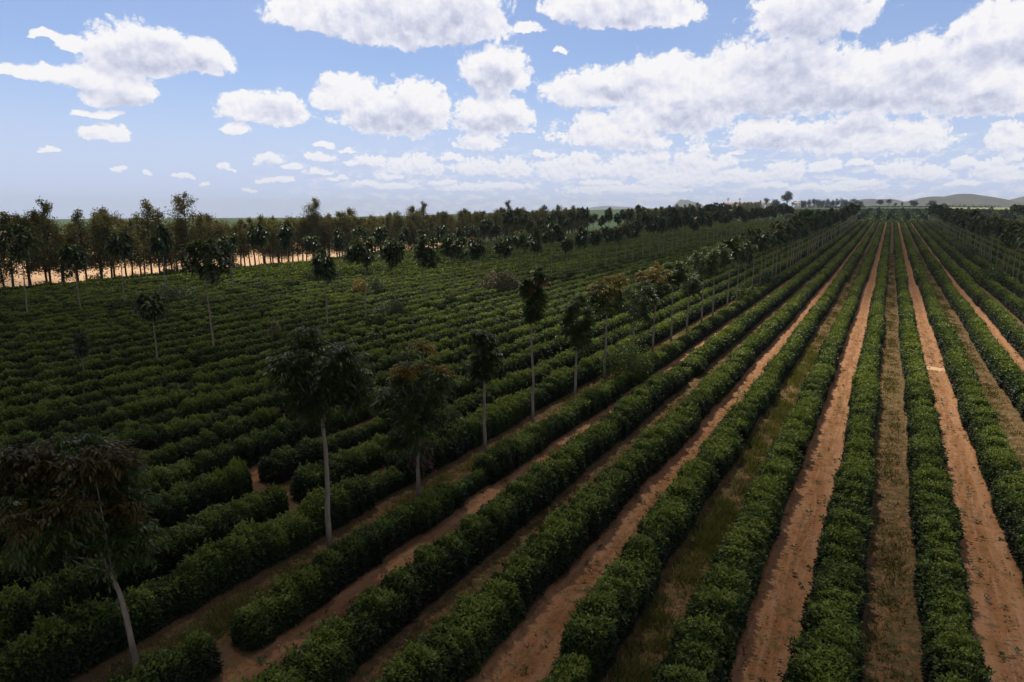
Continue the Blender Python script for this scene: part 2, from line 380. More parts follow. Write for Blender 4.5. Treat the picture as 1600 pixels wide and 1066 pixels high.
reg[(fcx > -139) & (fcx < 420) & (fcy > 495) & (fcy < 930)] = 5
reg[(fcx < -139) & (fcx > -1500) & (fcy > 240) & (fcy < 1400)] = 6
reg[(fcx > -139) & (fcx < 60) & (fcy > 930) & (fcy < 1400)] = 6
reg[(fcx > 60) & (fcx < 1600) & (fcy > 930) & (fcy < 2200)] = 7
reg[(fcx > 420) & (fcx < 1600) & (fcy > 300) & (fcy < 930)] = 7
reg[(fcx > 122) & (fcx < 420) & (fcy < 495) & (fcy > -120)] = 5
NAMES = {0: ('ground', 'plain', 'wide dull green plain running out to the horizon'), 1: ('plantation_ground', 'plantation', 'red soil and dry grass lanes under the coffee hedges'),
         2: ('bare_field', 'bare', 'sunlit bare tan field behind the row of windbreak trees'), 3: ('scrub_field', 'scrub', 'strip of rough green scrub beyond the tan field'),
         4: ('fallow_field', 'fallow', 'pinkish brown fallow field rising beyond the scrub'), 5: ('young_crop_field', 'young', 'field of young coffee beyond the end of the hedges'),
         6: ('green_field', 'green', 'smooth dark green field on the skyline'), 7: ('pasture_field', 'pasture', 'pale green pasture below the hills')}
for r, (nm, k, lb) in NAMES.items():
    f = FQ[reg == r]
    us, inv = np.unique(f.reshape(-1), return_inverse=True)
    o = obj(nm, mesh_np(nm, VV[us], [inv.reshape(-1, 4)], soil_mat(nm, k), smooth=True))
    tag(o, lb, 'ground' if r == 0 else 'field', kind='structure')

# dirt track climbing the far field
def strip(name, pts, w, mat, lift):
    pts = np.asarray(pts, float); V = []
    for i in range(len(pts)):
        t = norm(pts[min(i + 1, len(pts) - 1)] - pts[max(i - 1, 0)]); s = np.array([-t[1], t[0]]) * w / 2
        for q in (pts[i] + s, pts[i] - s): V.append((q[0], q[1], zg(*q) + lift))
    F = np.array([(2 * i, 2 * i + 1, 2 * i + 3, 2 * i + 2) for i in range(len(pts) - 1)])
    return mesh_np(name, np.array(V), [F], mat, smooth=True)
tr = obj('dirt_track', strip('dirt_track', [(-150 + 3 * math.sin(i * .5) + i * 2.6, 560 + i * 14) for i in range(24)], 7, soil_mat('track_dirt', 'track'), 0.06))
tag(tr, 'pale orange dirt track climbing through the far green field', 'track', kind='structure')

# far hills
def hill(name, cx, cy_, rx, ry, h, seed, label, kind='hill'):
    r = np.random.default_rng(seed)
    n = 70; a = np.linspace(-1, 1, n)
    U, Vv = np.meshgrid(a, a, indexing='ij'); rr = np.hypot(U, Vv)
    Z = h * np.clip(1 - rr ** 2, 0, 1) ** 1.3
    for k in range(1, 6):
        ph = r.uniform(0, 6.28, 4)
        Z += h * 0.10 / k * (np.sin(U * 3.1 * k + ph[0]) * np.cos(Vv * 2.7 * k + ph[1]) + np.sin((U + Vv) * 2.2 * k + ph[2])) * np.clip(1 - rr, 0, 1) ** 0.7
    X = cx + U * rx; Y = cy_ + Vv * ry
    Zb = zt(X, Y)
    V = np.stack([X, Y, Zb - 2 + Z], -1).reshape(-1, 3)
    i, j = np.meshgrid(np.arange(n - 1), np.arange(n - 1), indexing='ij')
    F = np.stack([i * n + j, (i + 1) * n + j, (i + 1) * n + j + 1, i * n + j + 1], -1).reshape(-1, 4)
    o = obj(name, mesh_np(name, V, [F], HILL, smooth=True)); tag(o, label, 'hill', kind='structure')
    return o
HILL = soil_mat('dry_hill_grass', 'hill')
def at(px, zc, z=None):
    """ground point seen under picture column px at view depth zc"""
    d = FW[:2] / math.cos(PITCH) ** 0; p = FW[:2] * zc / math.cos(PITCH) ** 2 + RT[:2] * (px - 800) * zc / 1067.0
    return p
def hill_px(px, d, halfpx, ytop, seed, label, depth=0.6):
    p = at(px, d); rx = halfpx * d / 1067.0
    h = CAM_H + (325 - ytop) * d / 1067.0 - zg(*p)
    return hill('hill', p[0], p[1], rx, rx * depth if depth > 0.9 else max(rx * depth, 120), h, seed, label)
hill_px(1075, 6200, 46, 311.5, 3, 'small hazy blue hill standing alone on the skyline')
hill_px(1500, 2500, 130, 304.5, 4, 'broad grassy hill, the highest on the skyline')
hill_px(1640, 3400, 110, 306.0, 5, 'darker bluish hill at the edge of the skyline')
hill_px(1375, 3000, 90, 312.0, 6, 'low pale hill behind the umbrella shaped trees')
hill_px(960, 7500, 130, 320.5, 7, 'long faint ridge far off left of the blue hill')

# ------------------------------------------------------------------ leaf materials
def leaf_mat(name, stops, rough=0.42, trans=0.22, spec=0.5, mottle=0.25):
    m = bpy.data.materials.new(name); m.use_nodes = True
    N = NT(m.node_tree); b = N.n['Principled BSDF']; out = N.n['Material Output']
    t = N.add('ShaderNodeAttribute', attribute_name='tint').outputs['Fac']
    oi = N.add('ShaderNodeObjectInfo').outputs['Random']
    pos = N.add('ShaderNodeNewGeometry').outputs['Position']
    nz = N.noise(pos, 0.22, 3, 0.5)
    f = N.m('ADD', t, N.m('MULTIPLY', N.m('SUBTRACT', oi, 0.5), mottle))
    f = N.m('ADD', f, N.m('MULTIPLY', N.m('SUBTRACT', nz, 0.5), 0.5), clamp=True)
    c = N.ramp(f, stops)
    N.l.new(c, b.inputs['Base Color']); b.inputs['Roughness'].default_value = rough; b.inputs['Specular IOR Level'].default_value = spec
    tl = N.add('ShaderNodeBsdfTranslucent')
    N.l.new(N.mixc(1.0, c, (1.3, 1.25, 0.5), 'MULTIPLY'), tl.inputs[0])
    mx = N.add('ShaderNodeMixShader'); mx.inputs[0].default_value = trans
    N.l.new(b.outputs[0], mx.inputs[1]); N.l.new(tl.outputs[0], mx.inputs[2]); N.l.new(mx.outputs[0], out.inputs[0])
    return m
def bark_mat(name, a, b_, sc=6):
    m = bpy.data.materials.new(name); m.use_nodes = True
    N = NT(m.node_tree); b = N.n['Principled BSDF']; b.inputs['Roughness'].default_value = 0.9; b.inputs['Specular IOR Level'].default_value = 0.2
    pos = N.add('ShaderNodeTexCoord').outputs['Object']
    mp = N.add('ShaderNodeMapping'); N.l.new(pos, mp.inputs[0]); mp.inputs['Scale'].default_value = (1, 1, 0.25)
    n = N.noise(mp.outputs[0], sc, 5, 0.65)
    N.l.new(N.ramp(n, [(0.3, a), (0.7, b_)]), b.inputs['Base Color'])
    bp = N.add('ShaderNodeBump'); bp.inputs['Distance'].default_value = 0.02; N.l.new(n, bp.inputs['Height']); N.l.new(bp.outputs[0], b.inputs['Normal'])
    return m
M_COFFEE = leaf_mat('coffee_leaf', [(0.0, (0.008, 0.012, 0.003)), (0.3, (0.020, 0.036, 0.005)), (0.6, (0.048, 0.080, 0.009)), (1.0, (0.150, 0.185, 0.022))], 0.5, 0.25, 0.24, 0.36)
M_MAHOG = leaf_mat('shade_tree_leaf', [(0.0, (0.016, 0.030, 0.008)), (0.5, (0.042, 0.068, 0.016)), (1.0, (0.095, 0.130, 0.028))], 0.42, 0.30, 0.38)
M_YOUNG = leaf_mat('young_orange_leaf', [(0.0, (0.13, 0.080, 0.018)), (0.5, (0.20, 0.135, 0.022)), (1.0, (0.14, 0.155, 0.026))], 0.5, 0.3, 0.3)
M_BRONZE = leaf_mat('bronze_leaf', [(0.0, (0.025, 0.030, 0.008)), (0.5, (0.065, 0.045, 0.012)), (1.0, (0.11, 0.075, 0.016))], 0.5, 0.25, 0.3)
M_LIME = leaf_mat('young_lime_leaf', [(0.0, (0.05, 0.085, 0.014)), (0.5, (0.08, 0.12, 0.018)), (1.0, (0.12, 0.14, 0.02))], 0.45, 0.3, 0.4)
M_PINK = leaf_mat('young_pink_leaf', [(0.0, (0.16, 0.07, 0.035)), (0.5, (0.22, 0.10, 0.05)), (1.0, (0.16, 0.12, 0.04))], 0.45, 0.3, 0.4)
M_DEAD = leaf_mat('dead_leaf', [(0.0, (0.06, 0.028, 0.02)), (0.5, (0.10, 0.045, 0.03)), (1.0, (0.12, 0.07, 0.04))], 0.7, 0.1, 0.2)
M_WEED = leaf_mat('tall_weed', [(0.0, (0.08, 0.10, 0.025)), (0.4, (0.15, 0.145, 0.05)), (0.7, (0.24, 0.20, 0.085)), (1.0, (0.33, 0.27, 0.14))], 0.8, 0.4, 0.15, 0.0)
M_WIND = leaf_mat('windbreak_leaf', [(0.0, (0.075, 0.062, 0.026)), (0.5, (0.118, 0.104, 0.040)), (1.0, (0.140, 0.138, 0.046))], 0.6, 0.4, 0.2, 0.6)
M_FAR = leaf_mat('far_tree_leaf', [(0.0, (0.014, 0.022, 0.012)), (0.5, (0.026, 0.036, 0.018)), (1.0, (0.05, 0.06, 0.03))], 0.5, 0.15, 0.3)
M_SHRUB = leaf_mat('shrub_leaf', [(0.0, (0.025, 0.04, 0.014)), (0.5, (0.05, 0.075, 0.022)), (1.0, (0.09, 0.11, 0.035))], 0.5, 0.2, 0.35)
M_BROWNSHRUB = leaf_mat('bronze_shrub_leaf', [(0.0, (0.035, 0.035, 0.015)), (0.5, (0.07, 0.06, 0.02)), (1.0, (0.13, 0.10, 0.035))], 0.5, 0.2, 0.35)
M_BARK = bark_mat('pale_bark', (0.15, 0.115, 0.082), (0.29, 0.228, 0.165))
M_DARKBARK = bark_mat('dark_bark', (0.045, 0.032, 0.024), (0.09, 0.065, 0.048), 3)
M_STRAW = leaf_mat('dry_grass', [(0.0, (0.06, 0.075, 0.018)), (0.4, (0.10, 0.095, 0.032)), (0.7, (0.165, 0.125, 0.055)), (1.0, (0.26, 0.20, 0.10))], 0.8, 0.4, 0.15, 0.0)

# ------------------------------------------------------------------ coffee hedges
HH, HWID = 1.34, 0.66
def hedge_mesh(name, L, n, ll, lw, seed):
    r = np.random.default_rng(seed)
    ph = r.uniform(0, 6.28, 12)
    ks = np.maximum(1, np.round(L / 0.75))
    # even sampling of the rounded cross section
    tt = np.linspace(0.02, np.pi - 0.02, 400)
    cx = HWID * np.sign(np.cos(tt)) * np.abs(np.cos(tt)) ** 0.62; cz = HH * np.abs(np.sin(tt)) ** 0.62
    s = np.concatenate([[0], np.cumsum(np.hypot(np.diff(cx), np.diff(cz)))])
    nb = int(L / 3.0 * (17 if L < 4 else 10)); amp = 1.0 if L < 4 else (0.75 if L < 10 else 0.6)
    by = r.uniform(0, L, nb); ba_ = r.uniform(0.1, np.pi - 0.1, nb); bs = r.uniform(0.16, 0.42, nb) * (1 if L < 4 else 1.3); bh_ = r.uniform(-0.10, 0.24, nb)
    def lump(y, a):
        q = 2 * np.pi * y / L
        b = 0.045 * np.cos(ks * q + ph[0] + 1.4 * np.sin(2 * q + ph[1])) + 0.05 * np.cos(2 * q + 2 * a + ph[4]) + 0.045 * np.cos(3 * q - a + ph[5]) + 0.05 * np.cos(q + a + ph[7])
        for k_ in range(nb):
            dy = np.abs(y - by[k_]); dy = np.minimum(dy, L - dy)
            b = b + bh_[k_] * np.exp(-(dy / bs[k_]) ** 2 - ((a - ba_[k_]) * 0.95 / bs[k_]) ** 2)
        return 1 + b * amp
    def place(y, sv, depth):
        t_ = np.interp(sv, s, tt); x = np.interp(sv, s, cx); z = np.interp(sv, s, cz)
        k = lump(y, t_) * depth
        return np.stack([x * k, y, z * np.minimum(k, 1.2) + 0.04], -1), t_
    y = r.uniform(0, L, n); sv = r.uniform(0, s[-1], n); dep = 1 - 0.24 * r.uniform(0, 1, n) ** 1.7
    c, t_ = place(y, sv, dep)
    outw = norm(np.stack([np.cos(t_) * 1.1, np.zeros(n), np.sin(t_) ** 2 * 0.9 + 0.05], -1))
    d = norm(outw * 0.55 + r.normal(0, 0.55, (n, 3)) + np.array([0, 0, -0.12]))
    nn = norm(outw + r.normal(0, 0.35, (n, 3)) + np.array([0, 0, 0.5]))
    Q = leaf_quads(c, d, nn, ll * r.uniform(0.7, 1.3, n), lw * r.uniform(0.75, 1.25, n))
    tint = 0.02 + 0.24 * r.uniform(0, 1, n) + 0.55 * np.clip(c[:, 2] / HH, 0, 1.15) ** 4 + 0.25 * (r.uniform(0, 1, n) > 0.94) - 0.22 * (1 - dep) / 0.24  # new growth pales the tops; top-lit contrast is put into tint too
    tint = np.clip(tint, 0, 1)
    # stray shoots standing off the surface
    ns = int((70 if L < 4 else 34) * L / 3)
    ysh = r.uniform(0, L, ns); ssh = r.uniform(0.15 * s[-1], 0.85 * s[-1], ns); c3, t3 = place(ysh, ssh, np.full(ns, 1.0))
    dir3 = norm(np.stack([np.cos(t3), np.zeros(ns), np.sin(t3) * 0.9 + 0.3], -1) + r.normal(0, 0.25, (ns, 3))); len3 = r.uniform(0.06, 0.26, ns); per = 11 if L < 4 else 6
    cc = (c3[:, None, :] + dir3[:, None, :] * (len3[:, None] * r.uniform(-0.3, 1, (ns, per)))[..., None]).reshape(-1, 3)
    dd = norm(np.repeat(dir3, per, 0) * 0.6 + r.normal(0, 0.6, (ns * per, 3))); nn3 = norm(np.repeat(dir3, per, 0) * 0.5 + r.normal(0, 0.4, (ns * per, 3)) + [0, 0, 0.6])
    Q = np.concatenate([Q, leaf_quads(cc, dd, nn3, ll * r.uniform(0.7, 1.3, ns * per), lw * r.uniform(0.7, 1.3, ns * per))])
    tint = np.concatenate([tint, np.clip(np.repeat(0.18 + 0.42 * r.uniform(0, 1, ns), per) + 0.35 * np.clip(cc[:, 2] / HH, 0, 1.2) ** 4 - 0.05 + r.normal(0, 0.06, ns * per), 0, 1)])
    # leafy ends
    ne = int(n * 0.10 * 3.0 / L) + 60
    for ye, sg in ((0.0, -1), (L, 1)):
        sv = r.uniform(0, s[-1], ne); dep = np.sqrt(r.uniform(0, 1, ne))
        c2, t2 = place(np.full(ne, ye), sv, dep); c2[:, 1] += sg * 0.22 * (1 - dep ** 2) * min(1, 3 / L) + r.normal(0, 0.04, ne)
        d2 = norm(r.normal(0, 0.5, (ne, 3)) + [0, 0.5 * sg, -0.1]); n2_ = norm(r.normal(0, 0.35, (ne, 3)) + [0, sg, 0.5])
        Q = np.concatenate([Q, leaf_quads(c2, d2, n2_, ll * r.uniform(0.8, 1.4, ne), lw * r.uniform(0.8, 1.4, ne))])
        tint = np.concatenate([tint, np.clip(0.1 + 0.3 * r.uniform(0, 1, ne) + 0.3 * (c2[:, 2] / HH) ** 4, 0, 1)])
    # dark core sheet inside the hedge, so that no daylight shows through
    m = int(max(2, L / 0.5)); k = 9
    yy = np.linspace(0.0, L, m); sv2 = np.linspace(0, s[-1], k)
    YY, SS = np.meshgrid(yy, sv2, indexing='ij')
    V2, _ = place(YY.reshape(-1), SS.reshape(-1), 0.80)
    i, j = np.meshgrid(np.arange(m - 1), np.arange(k - 1), indexing='ij')
    F2 = np.stack([i * k + j, (i + 1) * k + j, (i + 1) * k + j + 1, i * k + j + 1], -1).reshape(-1, 4)
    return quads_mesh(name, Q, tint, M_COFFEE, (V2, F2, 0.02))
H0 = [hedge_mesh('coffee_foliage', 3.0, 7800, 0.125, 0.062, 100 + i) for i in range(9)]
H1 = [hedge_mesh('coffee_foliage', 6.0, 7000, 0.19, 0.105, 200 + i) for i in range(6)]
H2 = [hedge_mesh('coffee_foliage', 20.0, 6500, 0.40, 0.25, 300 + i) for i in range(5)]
ENDCAP = None
Y_END = 490.0
def left_edge(X):
    """nearest Y in view on a line X = const (left and right frame edges), loosely"""
    # left frame edge bearing -64.9 deg, right edge +7.7 deg near the horizon; bottom edge wider
    if X < -21: return max(2.0, -X * 0.40 - 6)
    if X < 5: return 2.0 if X < -15 else max(2, 10 + (X + 15) * 0.5)
    return max(14.0, X * 6.9 - 14)
TREE_ROWS = [20.9, -18.3, -58.0, -97.8]
rows = []
k = -40
X0 = -0.43
for k in range(-39, 33):
    rows.append((k, X0 + 3.3 * k))
GAPS = {-7: [(20.6, 22.3)], -5: [(11.9, 13.2)], -8: [(21.5, 23.2)], -10: [(29.6, 31.0)], -13: [(44, 45.5)], -16: [(38.0, 39.5)], -21: [(60, 61.6)], -24: [(52, 54)], -28: [(88, 90.5)]}
def row_label(k, X):
    if -5 <= k <= 6:
        n = k + 6
        return 'dark green coffee hedge, %s row to the right of the front tall tree row' % ordinal(n)
    if k > 6:
        n = k - 6
        return 'dim coffee hedge, %s row to the right of the tree row bordering the open lanes' % ordinal(n)
    n = -5 - k
    if n <= 12: return 'dark green coffee hedge, %s row left of the front tall tree row' % ordinal(n)
    if n <= 24: return 'coffee hedge in the wide block, %s row left of the second tall tree row' % ordinal(n - 12)
    return 'coffee hedge near the brown windbreak, %s row left of the third tall tree row' % ordinal(n - 24)
hr = np.random.default_rng(5)
for k, X in rows:
    y0 = left_edge(X)
    if y0 > 400: continue
    if k == -5: y0 = 8.6
    if k == -6: X -= 0.45
    root = empty('coffee_hedge', (X, y0, zg(X, y0)))
    tag(root, row_label(k, X), 'hedge', 'coffee hedges in parallel rows')
    gaps = list(GAPS.get(k, []))
    if -40 < k < -6:
        for _ in range(2): 
            gy0 = hr.uniform(90, 420); gaps.append((gy0, gy0 + hr.uniform(1.2, 3)))
    y = y0
    wig = hr.uniform(0, 6.28)
    while y < Y_END:
        d = math.hypot(X, y)
        L, pool = (3.0, H0) if d < 58 else ((6.0, H1) if d < 140 else (20.0, H2))
        g_ = next((g for g in gaps if y < g[1] and y + L > g[0]), None)
        if g_:
            # shorten the piece up to the gap and go on behind it
            if g_[0] - y > 0.5: Lc = g_[0] - y; nxt = g_[1]
            else:
                y = g_[1]; gaps.remove(g_); continue
            gaps.remove(g_)
        else: Lc = L; nxt = y + L
        me = pool[hr.integers(len(pool))]
        xo = 0.07 * math.sin(y * 0.13 + wig) + 0.05 * math.sin(y * 0.41 + 2 * wig)
        flip = hr.random() < 0.5; mx = -1 if hr.random() < 0.5 else 1
        yb = y + Lc if flip else y
        z0 = zg(X, y); z1 = zg(X, y + Lc)
        o = bpy.data.objects.new('foliage', me)
        kw_ = 0.84 if k == -5 else 1.0
        va = 1.0 if L < 4 else 0.4
        if L < 4 and hr.random() < 0.035: kw_ *= hr.uniform(0.62, 0.8)
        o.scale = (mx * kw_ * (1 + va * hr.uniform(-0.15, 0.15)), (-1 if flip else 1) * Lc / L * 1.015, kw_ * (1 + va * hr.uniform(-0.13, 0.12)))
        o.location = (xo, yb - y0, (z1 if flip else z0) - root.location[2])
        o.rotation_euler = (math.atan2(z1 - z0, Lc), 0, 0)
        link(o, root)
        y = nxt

# ------------------------------------------------------------------ trees
def compound_leaves(c, d, L, nl, r, simple=False, wid=0.075, ln=0.24):
    """drooping pinnate leaves: bases c (N,3), start directions d, lengths L -> leaflet quads"""
    N = len(c); Q = []
    d = norm(d)
    side = norm(np.cross(d, np.array([0, 0, 1.0]) + 1e-3)); 
    for i in range(nl):
        t = (i + 1.0) / nl
        drop = np.array([0, 0, -1.0]) * (L * (0.36 * t ** 2))[:, None]
        p = c + d * (L * t * 0.92)[:, None] + drop
        tang = norm(d + np.array([0, 0, -0.72]) * t)
        if simple:
            dd = norm(tang + r.normal(0, 0.25, (N, 3))); Q.append(leaf_quads(p - dd * (L * .35)[:, None], dd, norm(np.cross(side, dd)), L * 0.75, L * 0.34)); continue
        for sgn in (-1, 1):
            dd = norm(side * sgn * 0.75 + tang * 0.5 + np.array([0, 0, -0.32]) + r.normal(0, 0.2, (N, 3)))
            nrm = norm(np.cross(np.cross(tang, side), tang) * 0 + np.array([0, 0, 1.0]) + side * sgn * 0.5 + r.normal(0, 0.2, (N, 3)))
            Q.append(leaf_quads(p, dd, nrm, ln * r.uniform(0.75, 1.2, N), wid * r.uniform(0.8, 1.2, N)))
    return np.concatenate(Q)

def shade_tree_parts(seed, height, cw, ch, ncl=26, nlf=15, nl=6, simple=False, young=0.0, youngmat=None, fork=False, lean=0.0, gap=0.35, leafL=0.72, trunk_r=0.11, squash=1.0, wide=1.0):
    """returns [(name, mesh)] ; tree base at the origin, crown cw wide and ch tall under the top at height"""
    r = np.random.default_rng(seed)
    cb = height - ch; ctr = np.array([lean * height * 0.12, 0, height - ch * 0.5])
    # uneven lobes, each with its own branch tips
    half = np.array([cw * 0.5 - leafL * 0.40, cw * 0.5 - leafL * 0.40, max(ch * 0.5 - leafL * 0.32, .25)])
    nlob = int(np.clip(round(cw * ch * 0.75), 4, 9)); LB = []
    for b in range(nlob):
        a = b * 2.4 + r.uniform(-0.5, 0.5); zf = -0.75 + 1.5 * (b + r.uniform(0.2, 0.8)) / nlob
        rf = math.sqrt(max(0.05, 1 - zf * zf)) * r.uniform(0.35, 0.8)
        LB.append((np.array([math.cos(a) * rf, math.sin(a) * rf, zf]), r.uniform(0.28, 0.5)))
    C = []; lob = []
    tries = 0
    while len(C) < ncl and tries < 5000:
        tries += 1
        li = int(r.integers(nlob)); p = LB[li][0] + norm(r.normal(0, 1, 3)) * LB[li][1] * r.uniform(0.45, 1.0)
        q = np.linalg.norm(p)
        if q > 1.08: continue
        w = ctr + p * half
        if any(np.linalg.norm(w - c_) < gap * r.uniform(0.55, 1.05) for c_ in C): continue
        C.append(w); lob.append(li)
    C = np.array(C); ncl = len(C)
    qs = []; ys = []
    order = np.argsort(-(C[:, 2] + r.normal(0, ch * 0.17, ncl))); ny_ = int(round(young * ncl)); yset = set(order[:ny_].tolist())
    for i, c in enumerate(C):
        n = max(4, int(nlf * r.uniform(0.75, 1.25)))
        ang = r.uniform(0, 6.283, n); el = r.uniform(-0.35, 1.25, n)
        outw = norm((c - ctr) * np.array([1, 1, 0.4]) + 1e-3)
        d = norm(np.stack([np.cos(ang) * np.cos(el), np.sin(ang) * np.cos(el), np.sin(el)], -1) + outw * 0.5)
        L = leafL * r.uniform(0.65, 1.2, n)
        q = compound_leaves(c + r.normal(0, 0.06, (n, 3)), d, L, nl, r, simple)
        t = np.clip(0.30 + 0.45 * r.uniform(0, 1, len(q)) + r.normal(0, 0.14) + 0.10 * (c[2] - ctr[2]) / ch, 0, 1)
        (ys if i in yset else qs).append((q, t))
    out = []
    # trunk, limbs
    npt = 9; h = np.linspace(0, 1, npt); top = cb + ch * 0.45
    wob = r.normal(0, 0.045 * height / 8, (npt, 2)) * np.minimum(1, h * 4)[:, None]; wob = np.cumsum(wob, 0) * 0.5
    tp = np.stack([wob[:, 0] + lean * height * 0.12 * h ** 2, wob[:, 1], h * top], -1)
    parts = [tube(tp, trunk_r * (1.25 - 0.75 * h) + 0.05 * trunk_r * (h < 0.01) * 8, 8)]
    for c in C[r.permutation(ncl)[:min(ncl, 14)]]:
        hb = r.uniform(0.0, 0.42) * ch + cb - 0.25
        f_ = min(1, hb / top); b = np.array([np.interp(f_, h, tp[:, 0]), np.interp(f_, h, tp[:, 1]), hb])
        mid = (b + c) / 2 + np.array([0, 0, -0.12 * ch * 0.3])
        parts.append(tube([b, mid, c], [trunk_r * 0.42, trunk_r * 0.3, trunk_r * 0.14], 5))
    if fork:
        b = np.array([np.interp(0.55, h, tp[:, 0]), np.interp(0.55, h, tp[:, 1]), 0.55 * top])
        parts.append(tube([b, b + np.array([-0.28, 0.05, 0.12 * top]), b + np.array([-0.5, 0.1, 0.42 * top])], [trunk_r * 0.75, trunk_r * 0.6, trunk_r * 0.35], 7))
    V, F = join(parts)
    out.append(('trunk', mesh_np('shade_tree_trunk', V, [F], M_BARK, smooth=True)))
    if qs:
        out.append(('crown', quads_mesh('shade_tree_crown', np.concatenate([a for a, _ in qs]), np.concatenate([b for _, b in qs]), M_MAHOG)))
    if ys:
        out.append(('young_leaves', quads_mesh('shade_tree_young_leaves', np.concatenate([a for a, _ in ys]), np.concatenate([b for _, b in ys]), youngmat or M_YOUNG)))
    return out
def plant_tree(parts, X, Y, rz, label, group, name='shade_tree', sc=1.0, cat='tree', zoff=-0.05, szz=1.0):
    t = empty(name, (X, Y, zg(X, Y) + zoff), rz); t.scale = (sc, sc, sc * szz)
    tag(t, label, cat, group)
    for nm, me in parts: obj(nm, me, t)
    return t
def depth(X, Y): return float(np.array([X, Y, -CAM_H]) @ FW)

XR1 = -18.6
# (Y, crown width px, crown bottom px, crown top px, options, label) from the photograph's front tree row
GRP1 = 'tall trees of the front tree row'
R1 = [
 (10.6, 275, 890, 660, dict(ncl=92, nlf=20, nl=7, young=0.38, youngmat=M_BRONZE, lean=-2.3, gap=0.38, trunk_r=0.078, leafL=0.8), 'nearest tree with a wide bronze and orange crown on a leaning pale trunk'),
 (19.1, 142, 640, 492, dict(ncl=56, nlf=19, nl=7, young=0.0, gap=0.36, trunk_r=0.10, leafL=0.75), 'second nearest tree, broad dark green crown of drooping glossy leaves, straight trunk'),
 (24.6, 128, 690, 525, dict(ncl=52, nlf=18, nl=7, young=0.12, gap=0.36, trunk_r=0.095, leafL=0.75), 'third nearest tree, dark crown with orange tops and withered brown leaves hanging below'),
 (31.6, 52, 582, 500, dict(ncl=34, nlf=16, nl=6, gap=0.28, leafL=0.6, trunk_r=0.09), 'slim tree with small plain dark oval crown, fourth in the front tree row'),
 (38.9, 36, 494, 412, dict(ncl=40, nlf=15, nl=6, young=0.07, youngmat=M_PINK, gap=0.3, leafL=0.5, trunk_r=0.08), 'tall tree with a narrow column shaped crown and a pinkish tip'),
 (44.6, 48, 545, 447, dict(ncl=44, nlf=15, nl=6, young=0.22, youngmat=M_LIME, gap=0.28, leafL=0.6, trunk_r=0.09), 'tree with a dark hanging crown topped by bright lime green leaves'),
 (50.0, 62, 485, 420, dict(ncl=40, nlf=15, nl=5, young=0.45, gap=0.32, leafL=0.62, trunk_r=0.09), 'tree with a flat yellow and orange top beside the big round bush'),
 (57.0, 74, 505, 432, dict(ncl=44, nlf=16, nl=5, fork=True, gap=0.34, leafL=0.65, trunk_r=0.095), 'forked tree with a wide dark crown and two pale limbs showing'),
 (64.2, 58, 470, 405, dict(ncl=42, nlf=15, nl=5, young=0.32, gap=0.32, leafL=0.65, trunk_r=0.09), 'tree with a mixed green and yellow crown right after the forked tree'),
 (70.0, 36, 445, 402, dict(ncl=32, nlf=15, nl=5, young=0.2, youngmat=M_LIME, gap=0.36, leafL=0.6, trunk_r=0.085), 'tree with a small rounded lime tinted crown, tenth in the front row'),
 (77.6, 38, 462, 418, dict(ncl=26, nlf=14, nl=5, young=0.08, youngmat=M_PINK, gap=0.38, leafL=0.6, trunk_r=0.085), 'short thin crowned tree with one pink shoot, eleventh in the front row'),
 (85.6, 50, 432, 385, dict(ncl=46, nlf=15, nl=5, gap=0.34, leafL=0.7, trunk_r=0.09), 'tree with a dense glossy crown, first of the merged dark pair'),
 (92.6, 50, 420, 376, dict(ncl=46, nlf=15, nl=5, gap=0.34, leafL=0.7, trunk_r=0.09), 'tree with a tall shining dark crown, second of the merged pair'),
]
COLS = [215, 517, 655, 757, 833, 898, 944, 988, 1020, 1048, 1073, 1096, 1113]
def y_at(X, px):
    t = (px - 800) / 1067.0
    return (t * (X * FW[0] + CAM_H * -FW[2]) - X * RT[0]) / (RT[1] - t * FW[1])
for i, (Y, wpx, yb, yt, kw, lab) in enumerate(R1):
    Y = y_at(XR1, COLS[i])
    zc = depth(XR1, Y); s = zc / 1067.0
    top = CAM_H - (yt - 325) * s * 0.981 - zg(XR1, Y); bot = CAM_H - (yb - 325) * s * 0.981 - zg(XR1, Y)
    pts = shade_tree_parts(40 + i, top, wpx * s, top - bot, **kw)
    t = plant_tree(pts, XR1, Y, 0.0 if i == 0 else RNG.uniform(0, 6.28) * (0 if kw.get('fork') else 1) + (YAW if kw.get('fork') or i == 0 else 0), lab, GRP1)
    if i == 2:
        r = np.random.default_rng(77); n = 26
        c = np.array([0.0, 0, bot - 0.1]) + r.normal(0, 1, (n, 3)) * [0.35, 0.35, 0.3]
        q = compound_leaves(c, norm(r.normal(0, 1, (n, 3)) + [0, 0, -0.8]), np.full(n, 0.75), 6, r)
        obj('withered_leaves', quads_mesh('withered_leaves', q, r.uniform(0, 1, len(q)), M_DEAD), t)

# shared trees for all other rows: crown shapes in a few kinds
KIN = []
kinds = [dict(cw=3.8, ch=3.0, young=0.0), dict(cw=2.9, ch=3.2, young=0.0), dict(cw=4.8, ch=3.2, young=0.05), dict(cw=2.3, ch=3.8, young=0.0), dict(cw=3.5, ch=3.0, young=0.2, youngmat=M_LIME),
         dict(cw=5.0, ch=3.8, young=0.0), dict(cw=3.0, ch=2.8, young=0.06, youngmat=M_PINK), dict(cw=3.8, ch=4.2, young=0.0), dict(cw=2.8, ch=4.0, young=0.06), dict(cw=5.2, ch=3.6, young=0.08, youngmat=M_LIME)]
KH = [9.3, 9.0, 9.8, 9.4, 8.8, 10.0, 8.6, 9.6, 9.9, 10.2]
for i, kd in enumerate(kinds):
    KIN.append(shade_tree_parts(300 + i, KH[i], ncl=52, nlf=15, nl=3, simple=True, gap=0.30, leafL=0.70, trunk_r=0.078, **kd))
